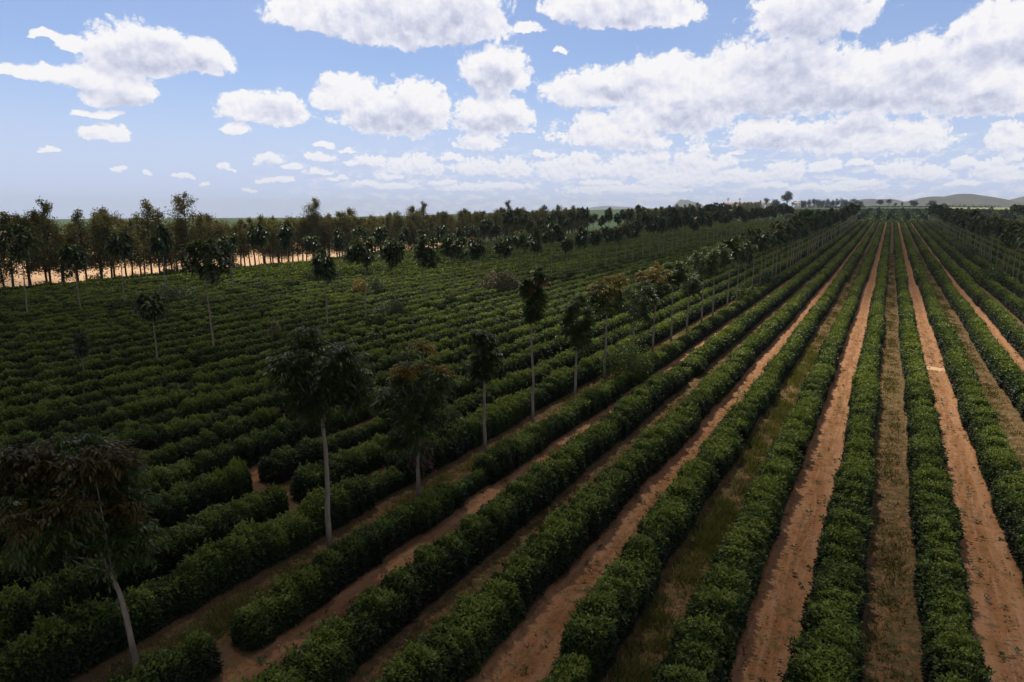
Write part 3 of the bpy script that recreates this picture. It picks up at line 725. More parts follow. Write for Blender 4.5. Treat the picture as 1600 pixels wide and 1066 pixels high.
KDESC = ['rounded dark crown', 'oval dark crown', 'wide dark crown', 'narrow tall crown', 'lime topped crown', 'broad heavy crown', 'small pink tipped crown', 'tall full crown', 'tall orange tipped crown', 'spreading crown']
tr_ = np.random.default_rng(21)
def tree_row(X, ys, group, rowname, explicit=None, unique_to=130):
    for i, y in enumerate(ys):
        kd = int(tr_.integers(len(KIN)))
        if explicit and i in explicit: kd, sc = explicit[i]
        else: sc = tr_.uniform(0.88, 1.08)
        sc *= (1.14 if X > -70 else 1.06) if X < 0 else 1.28
        st = (1.07 if X > -70 else 1.16) if X < 0 else 0.95
        if X < 0 and y > 165: sc *= 1.16; st *= 0.95
        x = X + tr_.normal(0, 0.25)
        d = math.hypot(x, y)
        lab = ('tree with %s, %s from the front in %s' if d < unique_to else 'distant tree with %s, %s from front in %s') % (KDESC[kd], ordinal(i + 1), rowname)
        plant_tree(KIN[kd], x, y + tr_.normal(0, 0.3), tr_.uniform(0, 6.28), lab, group if d < unique_to else group + ', far part', sc=sc, szz=st * tr_.uniform(0.94, 1.05))
def row_ys(y0, y1):
    ys = []; y = y0
    while y < y1:
        ys.append(y); y += 6.7 * (1.0 if y < 220 else 1.35) * tr_.uniform(0.93, 1.07)
    return ys
for i, y in enumerate(row_ys(94, 485)):
    kd = int(tr_.integers(len(KIN))); sc = tr_.uniform(1.0, 1.22) * (1.0 if y < 150 else 1.1); d = math.hypot(XR1, y)
    lab = ('pale trunked tree with %s, %s in the front tree row' if d < 170 else 'far off tree with %s, %s in the front tree row') % (KDESC[kd], ordinal(14 + i))
    plant_tree(KIN[kd], XR1 + tr_.normal(0, 0.25), y, tr_.uniform(0, 6.28), lab, GRP1 if d < 170 else GRP1 + ', far end', sc=sc)
X2, X3 = -57.0, -96.5
ys2 = [y_at(X2, c_) for c_ in (127, 237, 333, 508, 571, 623, 667, 710, 747, 782, 813, 835, 864, 887, 907, 926, 944, 961, 975)]
ys2 += row_ys(ys2[-1] + 7, 485)
ex2 = {0: (3, 0.42), 1: (0, 0.70), 2: (9, 0.98), 3: (1, 0.9), 4: (2, 0.98), 5: (1, 0.98), 6: (7, 0.92), 7: (5, 0.92), 8: (6, 0.95), 9: (0, 0.95), 10: (2, 0.98), 11: (3, 0.95), 12: (5, 1.0), 13: (1, 0.85)}
tree_row(X2, ys2, 'tall trees of the second tree row', 'second tree row', ex2, 150)
ys3 = [y_at(X3, c_) for c_ in (53, 131, 197, 258, 364, 411, 451, 491, 533, 566, 598, 635, 663, 690)]
ys3 += row_ys(ys3[-1] + 7, 485)
ex3 = {0: (9, 1.0), 1: (4, 0.98), 2: (0, 1.0), 3: (1, 1.12), 4: (2, 0.9), 5: (0, 1.08)}
tree_row(X3, ys3, 'tall trees of the third tree row', 'third tree row', ex3, 150)
tree_row(20.9, row_ys(104, 485), 'tall trees right of the open lanes', 'row right of the lanes', None, 210)
tree_row(60.5, row_ys(395, 485), 'tall trees far right', 'far right tree row', None, 0)

# windbreak of tall brownish trees along the left edge of the plantation
def wind_parts(seed, h, w, n=900, leaf=0.42, lo=0.30, mat=M_WIND, bark=M_DARKBARK, dense=1.0):
    r = np.random.default_rng(seed)
    # upright branches with sprays of leaves on them
    nb = 22; bt = []; cs = []
    lean = r.normal(0, 0.02, 2)
    hh = np.linspace(0, 1, 8)
    tp = np.stack([lean[0] * h * hh + 0.12 * np.sin(hh * 5 + r.uniform(0, 6)), lean[1] * h * hh + 0.12 * np.cos(hh * 4 + r.uniform(0, 6)), h * 0.97 * hh], -1)
    bt.append(tube(tp, 0.17 * (1.1 - hh) + 0.02, 6))
    for b in range(nb):
        f = lo + (0.98 - lo) * (b + r.uniform(0, 1)) / nb
        base = np.array([np.interp(f, hh, tp[:, k]) for k in range(3)])
        a = r.uniform(0, 6.283)
        prof = w * 0.5 * (np.interp((f - lo) / (1 - lo), [0, 0.25, 0.6, 1], [0.65, 1.0, 0.8, 0.25])) * r.uniform(0.6, 1.15)
        tip = base + np.array([math.cos(a) * prof, math.sin(a) * prof, prof * r.uniform(0.35, 1.1)])
        bt.append(tube([base, (base + tip) / 2 + [0, 0, -0.08 * prof], tip], [0.055, 0.04, 0.015], 4))
        m = int(n / nb * r.uniform(0.6, 1.4) * dense)
        t = r.uniform(0.25, 1.08, m)[:, None]
        c = base + (tip - base) * t + r.normal(0, 1, (m, 3)) * np.array([0.36, 0.36, 0.40]) * (0.45 + 0.5 * prof)
        cs.append(c)
    c = np.concatenate(cs); m = len(c)
    d = norm(r.normal(0, 0.6, (m, 3)) + [0, 0, 0.35]); nn = norm(r.normal(0, 1, (m, 3)) + [0, 0, 0.4])
    Q = leaf_quads(c, d, nn, leaf * r.uniform(0.6, 1.3, m), leaf * 0.5 * r.uniform(0.7, 1.2, m))
    tint = np.clip(0.25 + 0.5 * r.uniform(0, 1, m) + 0.2 * (c[:, 2] / h - 0.6), 0, 1)
    V, F = join(bt)
    return [('trunk', mesh_np('windbreak_trunk', V, [F], bark, smooth=True)), ('crown', quads_mesh('windbreak_crown', Q, tint, mat))]
WK = [wind_parts(500 + i, h, w, int(n * 1.3), 0.36, lo) for i, (h, w, n, lo) in enumerate([(14.0, 6.6, 3000, .22), (12.4, 5.2, 2400, .20), (11.6, 5.0, 2200, .24), (15.0, 4.6, 2200, .22),
      (11.0, 6.2, 2800, .18), (12.8, 4.6, 1900, .26), (11.8, 6.0, 3000, .20), (10.0, 5.2, 2200, .18), (16.0, 6.6, 3000, .26)])]
WDESC = ['full rounded crown', 'upright crown', 'short thin crown', 'tall spiky crown', 'low bushy crown', 'sparse upright crown', 'dense brown crown', 'small brown crown', 'very tall open crown']
wr_ = np.random.default_rng(31)
wy = []
y = 56.0
while y < 330:
    wy.append(y); y += wr_.uniform(1.7, 3.0) * (1 if y < 200 else 1.35)
big = {0: 8, 1: 0, 5: 0, 6: 3, 9: 3, 14: 3, 20: 0}
for i, y in enumerate(wy):
    kd = big.get(i, int(wr_.choice([1, 2, 4, 5, 6, 7, 2, 6])))
    if i not in big and wr_.random() < 0.05: kd = int(wr_.choice([3, 8, 0]))
    x = -134.0 + wr_.normal(0, 1.0); d = math.hypot(x, y)
    sc = wr_.uniform(0.92, 1.12) * (1.04 if y < 90 else 1.02)
    lab = ('brownish windbreak tree with %s, %s from the front of its line' if d < 215 else 'windbreak tree with %s, %s from front, in the far half') % (WDESC[kd], ordinal(i + 1))
    plant_tree(WK[kd], x, y, wr_.uniform(0, 6.28), lab, 'windbreak trees in front of the tan field' if d < 215 else 'windbreak trees in the far half of the line', 'windbreak_tree', sc)
wy2 = [yy + wr_.uniform(-.6, .6) for yy in np.arange(57, 330, 3.3)]
for i, y in enumerate(wy2):
    kd = int(wr_.choice([1, 2, 4, 6, 7, 0, 4])); x = -138.2 + wr_.normal(0, 0.9)
    plant_tree(WK[kd], x, y, wr_.uniform(0, 6.28), 'brownish tree with %s, %s from the front in the rear windbreak line' % (WDESC[kd], ordinal(i + 1)), 'windbreak trees of the rear line', 'windbreak_tree', wr_.uniform(0.9, 1.08))
for (ya, yb_, lb, gp) in ((385, 590, 'brown windbreak tree in the middle clump beyond the gap', 'windbreak trees of the middle clump'), (700, 860, 'brown windbreak tree in the small farthest clump', 'windbreak trees of the farthest clump')):
    y = ya; wi = 0
    while y < yb_:
        wi += 1
        kd = int(wr_.choice([1, 2, 4, 6, 7, 0]))
        plant_tree(WK[kd], -134 + wr_.normal(0, 1.5), y, wr_.uniform(0, 6.28), lb + ', ' + ordinal(wi) + ' from its near end', gp, 'windbreak_tree', wr_.uniform(0.8, 1.0))
        y += wr_.uniform(4.0, 6.5) * (1 if ya < 500 else 1.6)

# ------------------------------------------------------------------ shrubs
def shrub_mesh(seed, rx, ry, h, n, leaf, mat, flat=0.0):
    r = np.random.default_rng(seed)
    nb = 16; C = []
    for b in range(nb):
        a = r.uniform(0, 6.283); q = r.uniform(0.2, 0.8) ** 0.7
        C.append((math.cos(a) * q * rx, math.sin(a) * q * ry, h * r.uniform(0.25, 0.78) * (1 - 0.3 * q), r.uniform(0.28, 0.42)))
    cs = []; outs = []
    for (x, y, z, s) in C:
        m = n // nb; dv = norm(r.normal(0, 1, (m, 3)) + [0, 0, 0.25])
        rr = r.uniform(0.7, 1.0, m)[:, None]
        cs.append(np.array([x, y, z]) + dv * rr * np.array([rx * s * 1.25, ry * s * 1.25, h * s])); outs.append(dv)
    c = np.concatenate(cs); o_ = np.concatenate(outs); c[:, 2] = np.abs(c[:, 2]) + 0.03; m = len(c)
    d = norm(o_ * 0.6 + r.normal(0, 0.5, (m, 3))); nn = norm(o_ + r.normal(0, 0.3, (m, 3)) + [0, 0, 0.5])
    Q = leaf_quads(c, d, nn, leaf * r.uniform(0.7, 1.3, m), leaf * 0.5 * r.uniform(0.8, 1.2, m))
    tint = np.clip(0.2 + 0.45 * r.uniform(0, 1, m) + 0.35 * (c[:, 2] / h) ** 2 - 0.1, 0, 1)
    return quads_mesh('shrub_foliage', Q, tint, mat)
def stems(h, n, seed):
    r = np.random.default_rng(seed); P = []
    for i in range(n):
        a = r.uniform(0, 6.28); P.append(tube([(0, 0, 0), (math.cos(a) * h * .12, math.sin(a) * h * .12, h * .35), (math.cos(a) * h * .3, math.sin(a) * h * .3, h * .7)], [0.05, 0.035, 0.015], 5))
    V, F = join(P); return mesh_np('shrub_stems', V, [F], M_DARKBARK, smooth=True)
def shrub(X, Y, rx, ry, h, n, leaf, mat, label, seed, group=None, name='shrub'):
    t = empty(name, (X, Y, zg(X, Y) - 0.02)); tag(t, label, 'shrub', group)
    obj('foliage', shrub_mesh(seed, rx, ry, h, n, leaf, mat), t); obj('stem', stems(h, 5, seed + 1), t)
    return t
shrub(-17.2, 51.0, 1.9, 2.3, 3.5, 5600, 0.17, M_COFFEE, 'big round dark bush swelling out of the hedge beside the front tree row', 1)
shrub(-56.5, 70.5, 2.3, 2.2, 2.9, 3200, 0.22, M_SHRUB, 'pale green dome shaped shrub among the coffee rows', 2)
shrub(-57.5, 101.0, 3.4, 3.0, 4.8, 4200, 0.30, M_BROWNSHRUB, 'large olive brown shrub standing well above the coffee rows', 3)
shrub(-75.5, 86.5, 1.5, 1.5, 3.6, 1600, 0.25, M_YOUNG, 'shrub with an orange top in the wide block of coffee', 4)
shrub(-73.8, 88.5, 1.3, 1.3, 4.6, 1500, 0.25, M_SHRUB, 'slim green shrub touching the orange topped one', 5)
shrub(-57.0, 51.0, 0.8, 0.8, 3.2, 900, 0.20, M_BROWNSHRUB, 'thin olive sapling alone in the dim coffee rows', 6)
shrub(-57.0, 129.0, 2.5, 2.5, 3.2, 2000, 0.30, M_COFFEE, 'dark low shrub at the foot of a pale trunk', 7)
shrub(-17.6, 104.0, 1.6, 3.0, 3.2, 2200, 0.26, M_COFFEE, 'dark bush over the hedge in the middle of the front tree row', 8)
shrub(-17.6, 124.0, 1.6, 4.0, 3.0, 2200, 0.28, M_COFFEE, 'farther dark bush over the hedge along the front tree row', 9)
shrub(17.3, 105.0, 1.8, 3.6, 3.4, 2600, 0.26, M_COFFEE, 'dark bush at the right edge in front of the pale trunks', 10)
shrub(16.8, 150.0, 2.0, 9.0, 3.6, 3200, 0.32, M_COFFEE, 'long dark thicket beside the last lane on the right', 11)
shrub(-95.0, 66.5, 3.2, 2.6, 3.6, 2200, 0.30, M_SHRUB, 'green shrub behind the lime and dark topped middle tree', 12)
shrub(-97, 97.0, 1.6, 1.6, 3.4, 1500, 0.3, M_COFFEE, 'small dark shrub before the windbreak trunks', 13)
ub = [shrub_mesh(60 + i, 1.6, 1.8, 2.4, 900, 0.34, M_WIND) for i in range(3)]
for i in range(70):
    y = 54 + i * 3.4 + wr_.uniform(-1.5, 1.5); x = -133.0 + wr_.normal(0, 1.2)
    t = empty('undergrowth_shrub', (x, y, zg(x, y)), wr_.uniform(0, 6.28)); s = wr_.uniform(0.4, 1.15); t.scale = (s, s, s * wr_.uniform(0.7, 1.1))
    tag(t, 'low brown shrub under the windbreak trees, %s from the front' % ordinal(i + 1), 'shrub', 'shrubs under the windbreak')
    obj('foliage', ub[i % 3], t)

tb = [shrub_mesh(80 + i, 1.9, 3.4, 2.9, 900, 0.36, M_COFFEE) for i in range(3)]
for i in range(26):
    y = 172 + i * 12.0 + wr_.uniform(-4, 4); x = 19.6 + wr_.normal(0, 0.5)
    t = empty('thicket_bush', (x, y, zg(x, y))); s_ = wr_.uniform(0.7, 1.15); t.scale = (s_, s_ * 1.2, s_)
    tag(t, 'dark thicket bush under the trees right of the lanes, %s from the front' % ordinal(i + 1), 'bush', 'thicket bushes right of the lanes')
    obj('foliage', tb[i % 3], t)

# ------------------------------------------------------------------ grass and weeds in the grassy lanes, litter on the soil
def grass_patch(name, xs, yr, n, hmin, hmax, seed, green=0.0, mat=None):
    r = np.random.default_rng(seed)
    x = np.concatenate([xc + r.normal(0, 0.44, n) for xc in xs]); y = np.concatenate([yr[0] + (yr[1] - yr[0]) * r.uniform(0, 1, n) ** 2.0 for xc in xs])
    cl = np.sin(x * 1.7 + 0.61 * y) + np.sin(1.9 * y + 2.3 * x) + np.sin(0.37 * y - 1.8 * x) + 0.8 * np.sin(4.1 * y - 3 * x) + r.normal(0, 1.1, len(x))
    keep = (cl > -0.2) & (r.uniform(0, 1, len(x)) < np.clip(0.55 + 0.25 * cl, 0, 1)); x, y, cl = x[keep], y[keep], cl[keep]; m = len(x)
    c = np.stack([x, y, zt(x, y) - 0.03], -1)
    hgt = r.uniform(hmin, hmax, m) * np.clip(0.7 + 0.2 * cl, 0.5, 1.4)
    d = norm(np.stack([r.normal(0, 0.7, m), r.normal(0, 0.7, m), np.ones(m)], -1))
    s_ = norm(np.stack([r.normal(0, 1, m), r.normal(0, 1, m), np.zeros(m)], -1)) * (r.uniform(0.010, 0.022, m) * (1 + y / 40))[:, None]
    tip = c + d * hgt[:, None]
    V = np.stack([c - s_, c + s_, tip], 1).reshape(-1, 3)
    return mesh_np(name, V, [np.arange(len(V)).reshape(-1, 3)], mat or M_STRAW, np.clip(r.uniform(0, 1, m) * 0.75 + 0.30 - 0.10 * cl - green * (cl > 0.8), 0, 1))
GL = [1.22 + 6.6 * i for i in (0, -1, -2, -3, 1, 2)]
tag(obj('grass', grass_patch('lane_grass', GL, (5, 230), 42000, 0.06, 0.20, 1)), 'short dry grass along the unploughed lanes', 'grass', kind='stuff')
tag(obj('verge_grass', grass_patch('verge_grass', [-18.75], (5, 190), 90000, 0.12, 0.38, 3, 0.0, M_WEED)), 'straw coloured grass along the verge under the front tree row', 'grass', kind='stuff')
tag(obj('weeds', grass_patch('lane_weeds', [-5.4], (14, 75), 42000, 0.2, 0.55, 2, 0.25, M_WEED)), 'tall green and straw weeds crowding the lane left of the wide red lane', 'weeds', kind='stuff')
def litter(n, seed):
    r = np.random.default_rng(seed)
    ln = r.integers(-5, 4, n); x = -2.08 + 3.3 * ln + r.normal(0, 0.6, n); y = 6 + 60 * r.uniform(0, 1, n) ** 1.4
    c = np.stack([x, y, zt(x, y) + 0.07], -1)
    d = norm(np.stack([r.normal(0, 1, n), r.normal(0, 1, n), r.normal(0, 0.15, n)], -1))
    return quads_mesh('leaf_litter', leaf_quads(c, d, np.tile([0, 0, 1.0], (n, 1)), r.uniform(0.08, 0.32, n), r.uniform(0.02, 0.06, n)), r.uniform(0.4, 1, n), M_STRAW)
def red_weeds(n, seed):
    r = np.random.default_rng(seed); V = []; T = []
    ln = r.integers(-3, 3, n); xc = -2.08 + 6.6 * ln + r.normal(0, 0.55, n); yc = 8 + 90 * r.uniform(0, 1, n) ** 1.2
    for x, y in zip(xc, yc):
        m = r.integers(6, 16); a = r.uniform(0, 6.28, m); L = r.uniform(0.06, 0.2, m)
        c = np.stack([x + r.normal(0, 0.05, m), y + r.normal(0, 0.05, m), np.full(m, zg(x, y) + 0.03)], -1)
        d = norm(np.stack([np.cos(a), np.sin(a), r.uniform(0.3, 1.2, m)], -1)); V.append(leaf_quads(c, d, norm(r.normal(0, 0.4, (m, 3)) + [0, 0, 1]), L, L * 0.45)); T.append(r.uniform(0.2, 0.8, m))
    return quads_mesh('lane_herbs', np.concatenate(V), np.concatenate(T), M_SHRUB)
tag(obj('herbs', red_weeds(520, 12)), 'little green herbs scattered along the red lanes', 'weeds', kind='stuff')
tag(obj('leaf_litter', litter(5200, 9)), 'pale twigs and dead leaves scattered over the red lanes', 'litter', kind='stuff')

def clods(n, seed):
    r = np.random.default_rng(seed); V = []; F = []
    ln = r.integers(-3, 3, n); x = -2.08 + 6.6 * ln + r.normal(0, 0.75, n); y = 7 + 65 * r.uniform(0, 1, n) ** 1.4; z = zt(x, y) + 0.045; q = r.uniform(0.02, 0.07, n)
    o6 = np.array([(1, 0, 0), (0, 1, 0), (-1, 0, 0), (0, -1, 0), (0, 0, .8), (0, 0, -.6)], float); f8 = np.array([(0, 1, 4), (1, 2, 4), (2, 3, 4), (3, 0, 4), (1, 0, 5), (2, 1, 5), (3, 2, 5), (0, 3, 5)])
    P = o6[None] * r.uniform(0.6, 1.3, (n, 6, 1)) * q[:, None, None] + np.stack([x, y, z], -1)[:, None, :]
    return mesh_np('soil_clods', P.reshape(-1, 3), [(f8[None] + 6 * np.arange(n)[:, None, None]).reshape(-1, 3)], soil_mat('clod_soil', 'track'))
tag(obj('soil_clods', clods(2600, 5)), 'loose clods and stones lying on the red lanes', 'clods', kind='stuff')

# a low sandy ridge across one red lane
def ridge():
    n = 16; V = []; F = []
    xs = np.linspace(3.25, 5.75, n); prof = [(-0.7, 0), (-0.35, 0.10), (0, 0.17), (0.3, 0.11), (0.6, 0)]
    for i, x in enumerate(xs):
        e = math.sin(math.pi * i / (n - 1)) ** 0.4
        for (dy, dz) in prof: V.append((x, 68.8 + dy + 0.15 * math.sin(x * 2.1), zg(x, 69) - 0.03 + dz * e + RNG.normal(0, 0.012)))
    for i in range(n - 1):
        for k_ in range(len(prof) - 1): F.append((i * 5 + k_, (i + 1) * 5 + k_, (i + 1) * 5 + k_ + 1, i * 5 + k_ + 1))
    return mesh_np('sand_ridge', np.array(V), [np.array(F)], soil_mat('pale_sand', 'bare'), smooth=True)
tag(obj('sand_ridge', ridge()), 'low pale sandy ridge laid straight across a red lane', 'ridge', kind='structure')

# ------------------------------------------------------------------ far field: young coffee, saplings
def young_rows():
    r = np.random.default_rng(8); cs = []
    xs = np.arange(-130, 260, 3.3)
    for x in xs:
        y = np.arange(500, 925, 3.2) + r.normal(0, 0.4, len(np.arange(500, 925, 3.2))); cs.append(np.stack([np.full(len(y), x) + r.normal(0, 1.1, len(y)), y], -1))
    c = np.concatenate(cs); c = c[r.random(len(c)) > 0.08]; n = len(c)
    z = zt(c[:, 0], c[:, 1]); Q = []
    for k_ in range(3):
        base = np.stack([c[:, 0] + r.normal(0, .25, n), c[:, 1] + r.normal(0, .4, n), z + 0.05], -1)
        d = norm(r.normal(0, 0.6, (n, 3)) + [0, 0, 1.0]); Q.append(leaf_quads(base, d, norm(r.normal(0, 1, (n, 3))), r.uniform(0.7, 1.2, n), r.uniform(0.9, 1.3, n)))
    Q = np.concatenate(Q)
    return quads_mesh('young_coffee', Q, r.uniform(0.1, 0.7, len(Q)), M_COFFEE)
tag(obj('young_coffee', young_rows()), 'low rows of young coffee plants covering the far field', 'crop', kind='stuff')
def sapling_mesh():
    r = np.random.default_rng(3); m = 260; dv = norm(r.normal(0, 1, (m, 3)))
    c = dv * r.uniform(0.5, 1, m)[:, None] * [1.1, 1.1, 1.3] + [0, 0, 2.5]
    Q = leaf_quads(c, norm(dv + r.normal(0, .5, (m, 3))), norm(r.normal(0, 1, (m, 3)) + [0, 0, .5]), r.uniform(.5, .9, m), r.uniform(.3, .5, m))
    V, F = tube([(0, 0, 0), (0.03, 0, 1.2), (0, 0.02, 2.6)], [0.07, 0.05, 0.03], 5)
    return mesh_np('sapling_trunk', V, [F], M_BARK), quads_mesh('sapling_crown', Q, r.uniform(0.1, 0.7, m), M_FAR)
ST, SC_ = sapling_mesh()
sr = np.random.default_rng(44)
nsap = 0
for li, yy in enumerate(np.arange(515, 900, 24), 1):
    ci = 0
    for xx in np.arange(-66, 130, 9.5):
        if sr.random() < 0.22 or nsap > 190: continue
        ci += 1
        x, y = xx + sr.normal(0, 1.0), yy + sr.normal(0, 2.5)
        t = empty('young_tree', (x, y, zg(x, y)), sr.uniform(0, 6.28)); s = sr.uniform(0.7, 1.15); t.scale = (s, s, s)
        tag(t, 'small dark young tree of the far field, line %s from the lanes, %s in it' % (ordinal(li), ordinal(ci)), 'tree', 'young trees over the far field')
        obj('trunk', ST, t); obj('crown', SC_, t); nsap += 1

# ------------------------------------------------------------------ skyline: trees, farm buildings, poles
def round_tree(seed, h, w, n, leaf, trunk=0.35, flat=0.5, mat=M_FAR):
    r = np.random.default_rng(seed); C = []
    for b in range(14):
        dv = norm(r.normal(0, 1, 3)); C.append(np.array([0, 0, h * (trunk + (1 - trunk) * 0.5)]) + dv * r.uniform(0.2, 0.72) * np.array([w * .5, w * .5, h * (1 - trunk) * 0.5]))
    cs = []
    for c_ in C:
        m = n // 14; dv = norm(r.normal(0, 1, (m, 3))); cs.append(c_ + dv * r.uniform(0.4, 1, m)[:, None] * np.array([w * .22, w * .22, h * (1 - trunk) * 0.24]))
    c = np.concatenate(cs); m = len(c)
    Q = leaf_quads(c, norm(r.normal(0, 1, (m, 3))), norm(r.normal(0, 1, (m, 3)) + [0, 0, .6]), leaf * r.uniform(.7, 1.3, m), leaf * .55 * r.uniform(.7, 1.3, m))
    P = [tube([(0, 0, 0), (0.02 * h, 0, h * trunk), (0, 0.02 * h, h * 0.7)], [h * 0.022, h * 0.017, h * 0.006], 6)]
    for c_ in C[:7]: P.append(tube([(0.02 * h, 0, h * trunk * 0.9), tuple(c_)], [h * 0.011, h * 0.004], 4))
    V, F = join(P)
    return [('trunk', mesh_np('far_trunk', V, [F], M_DARKBARK, smooth=True)), ('crown', quads_mesh('far_crown', Q, r.uniform(0.1, 0.8, m), mat))]
def sky_tree(px, d, ybase, ytop, wpx, seed, label, group=None, trunk=0.3, n=900, name='skyline_tree'):
    p = at(px, d); h = (ybase - ytop) * d / 1067.0; w = wpx * d / 1067.0
    z = CAM_H + (325 - ybase) * d / 1067.0
    t = plant_tree(round_tree(seed, h + max(0, z - zg(*p)), w, n, max(0.09 * w, 0.5), trunk), p[0], p[1], 0.0, label, group, name)
    return t
sky_tree(1229, 1010, 321, 299.5, 20, 1, 'big lone round tree standing highest on the skyline', n=1500, trunk=0.28)
sky_tree(1197, 1010, 320, 308, 11, 2, 'pointed tree behind the low farm buildings')
sky_tree(1210, 1015, 320, 312, 20, 3, 'low spreading tree at the right end of the farm buildings', trunk=0.15)
sky_tree(1225, 990, 322, 315, 9, 4, 'small dark bush at the foot of the big lone tree', trunk=0.1)
q = np.random.default_rng(91)
for i in range(15):
    px = 1241 + i * 7.3 + q.uniform(-1.5, 1.5)
    top = np.interp(px, [1240, 1260, 1300, 1330, 1345, 1360], [313, 311, 310, 309, 313, 316]) + q.uniform(-1.5, 1.5)
    sky_tree(px, 960 + q.uniform(-20, 30), 323.5, top, 13 + q.uniform(-3, 4), 100 + i, 'dark tree in the long skyline belt, %s right of the big lone tree' % ordinal(i + 1), 'trees of the skyline belt', trunk=0.02, n=800)
for i, (px, top, w, lb) in enumerate([(1374, 314.5, 15, 'umbrella shaped tree at the end of the belt, left of a pair'), (1388, 313.5, 12, 'taller umbrella shaped tree, right one of a pair'), (1427, 315.5, 17, 'solid dome shaped tree before the pale pasture'),
        (1455, 317.0, 17, 'flat topped tree clump right of the dome shaped tree'), (1473, 320.5, 12, 'low dark clump at the edge of the pasture'), (1399, 319, 8, 'small round tree between the umbrella trees and the dome tree'), (1409, 318.5, 6, 'tiny tree left of the dome shaped tree')]):
    sky_tree(px, 930, 327, top, w, 200 + i, lb, trunk=0.38 if i in (0, 1) else 0.15, n=700)
for i in range(22):
    px = 1481 + i * 3.9 + q.uniform(-1, 1); b = q.uniform(324.0, 327.5)
    sky_tree(px, 1150 + q.uniform(0, 120), b, b - q.uniform(3.6, 5.5), q.uniform(2.6, 5), 300 + i, 'small tree in the pasture avenue, %s from its left end' % ordinal(i + 1), 'small trees of the pasture avenue', trunk=0.3, n=160)
# dark hedge line closing the far field
for i in range(30):
    px = 1300 + i * 8.6
    sky_tree(px, 905, 328.5, 326.0 + q.uniform(-0.6, 0.4), 12, 400 + i, 'low dark bush in the boundary hedge of the far field, %s from the left' % ordinal(i + 1), 'bushes of the far boundary hedge', trunk=0.05, n=160, name='boundary_bush')

for i in range(17):
    px = 1238 + i * 6.6 + q.uniform(-1.5, 1.5)
    sky_tree(px, 945 + q.uniform(-8, 8), 324.0, 319.8 + q.uniform(-0.8, 0.8), 11, 500 + i, 'dark low bush under the skyline tree belt, %s from the left' % ordinal(i + 1), 'bushes under the skyline belt', trunk=0.02, n=240, name='belt_bush')

def flat_mat(name, c, rough=0.8, var=0.2, sc=0.5):
    m = bpy.data.materials.new(name); m.use_nodes = True; N = NT(m.node_tree); b = N.n['Principled BSDF']; b.inputs['Roughness'].default_value = rough
    n = N.noise(N.add('ShaderNodeTexCoord').outputs['Object'], sc, 5, 0.6)
    N.l.new(N.ramp(n, [(0.3, tuple(x * (1 - var) for x in c)), (0.7, tuple(min(1, x * (1 + var)) for x in c))]), b.inputs['Base Color'])
    return m
M_WALL = flat_mat('lime_wash', (0.62, 0.60, 0.56)); M_ROOF = flat_mat('faded_roof', (0.42, 0.33, 0.30)); M_ROOF2 = flat_mat('clay_roof', (0.34, 0.24, 0.19)); M_DARK = flat_mat('dark_opening', (0.05, 0.05, 0.05)); M_POLE = flat_mat('weathered_pole', (0.38, 0.34, 0.30))
def box(x0, x1, y0, y1, z0, z1):
    V = np.array([(x, y, z) for x in (x0, x1) for y in (y0, y1) for z in (z0, z1)], float)
    F = np.array([(0, 1, 3, 2), (4, 6, 7, 5), (0, 4, 5, 1), (2, 3, 7, 6), (0, 2, 6, 4), (1, 5, 7, 3)]); return V, F
def barn(px0, px1, d, label, roofmat, hw=3.2, group=None):
    pc = at((px0 + px1) / 2, d); L = (px1 - px0) * d / 1067.0; zb = CAM_H + (325 - 321.3) * d / 1067.0
    t = empty('farm_building', (pc[0], pc[1], zb), YAW); tag(t, label, 'building', group)
    V, F = box(-L / 2, L / 2, -5, 5, -6, hw); obj('wall', mesh_np('barn_wall', V, [F], M_WALL), t)
    e = 0.6
    V = np.array([(-L / 2 - e, -5.8, hw - .15), (L / 2 + e, -5.8, hw - .15), (L / 2 + e, 0, hw + 2.2), (-L / 2 - e, 0, hw + 2.2), (-L / 2 - e, 5.8, hw - .15), (L / 2 + e, 5.8, hw - .15),
                  (-L / 2 - e, -5.8, hw + .05), (L / 2 + e, -5.8, hw + .05), (L / 2 + e, 0, hw + 2.42), (-L / 2 - e, 0, hw + 2.42), (-L / 2 - e, 5.8, hw + .05), (L / 2 + e, 5.8, hw + .05)])
    F4 = np.array([(0, 1, 2, 3), (3, 2, 5, 4), (6, 9, 8, 7), (9, 10, 11, 8), (0, 6, 7, 1), (4, 5, 11, 10), (0, 3, 9, 6), (3, 4, 10, 9), (1, 7, 8, 2), (2, 8, 11, 5)])
    obj('roof', mesh_np('barn_roof', V, [F4], roofmat), t)
    nw = max(2, int(L / 7)); wm = None
    for i in range(nw):
        x = -L / 2 + (i + 0.5) * L / nw
        if wm is None: wm = mesh_np('barn_window', *(lambda b: (b[0], [b[1]]))(box(-0.9, 0.9, -0.06, 0.03, 0, 1.3)), M_DARK)
        obj('window', wm, t, (x, -5.0, 1.2))
    return t
barn(1131, 1155, 1040, 'long low farm building with pale walls, left one below the two tanks', M_ROOF)
barn(1152, 1170, 1015, 'low farm building with a clay coloured roof in the middle of the group', M_ROOF2, 2.8)
barn(1168, 1198, 1050, 'longest farm building with faded grey roof right of the clay roofed one', M_ROOF)
barn(1196, 1216, 1030, 'farm building with pale wall beside the low spreading tree', M_ROOF, 2.6)
barn(1240, 1249, 930, 'small clay roofed house tucked under the skyline belt', M_ROOF2, 2.2)
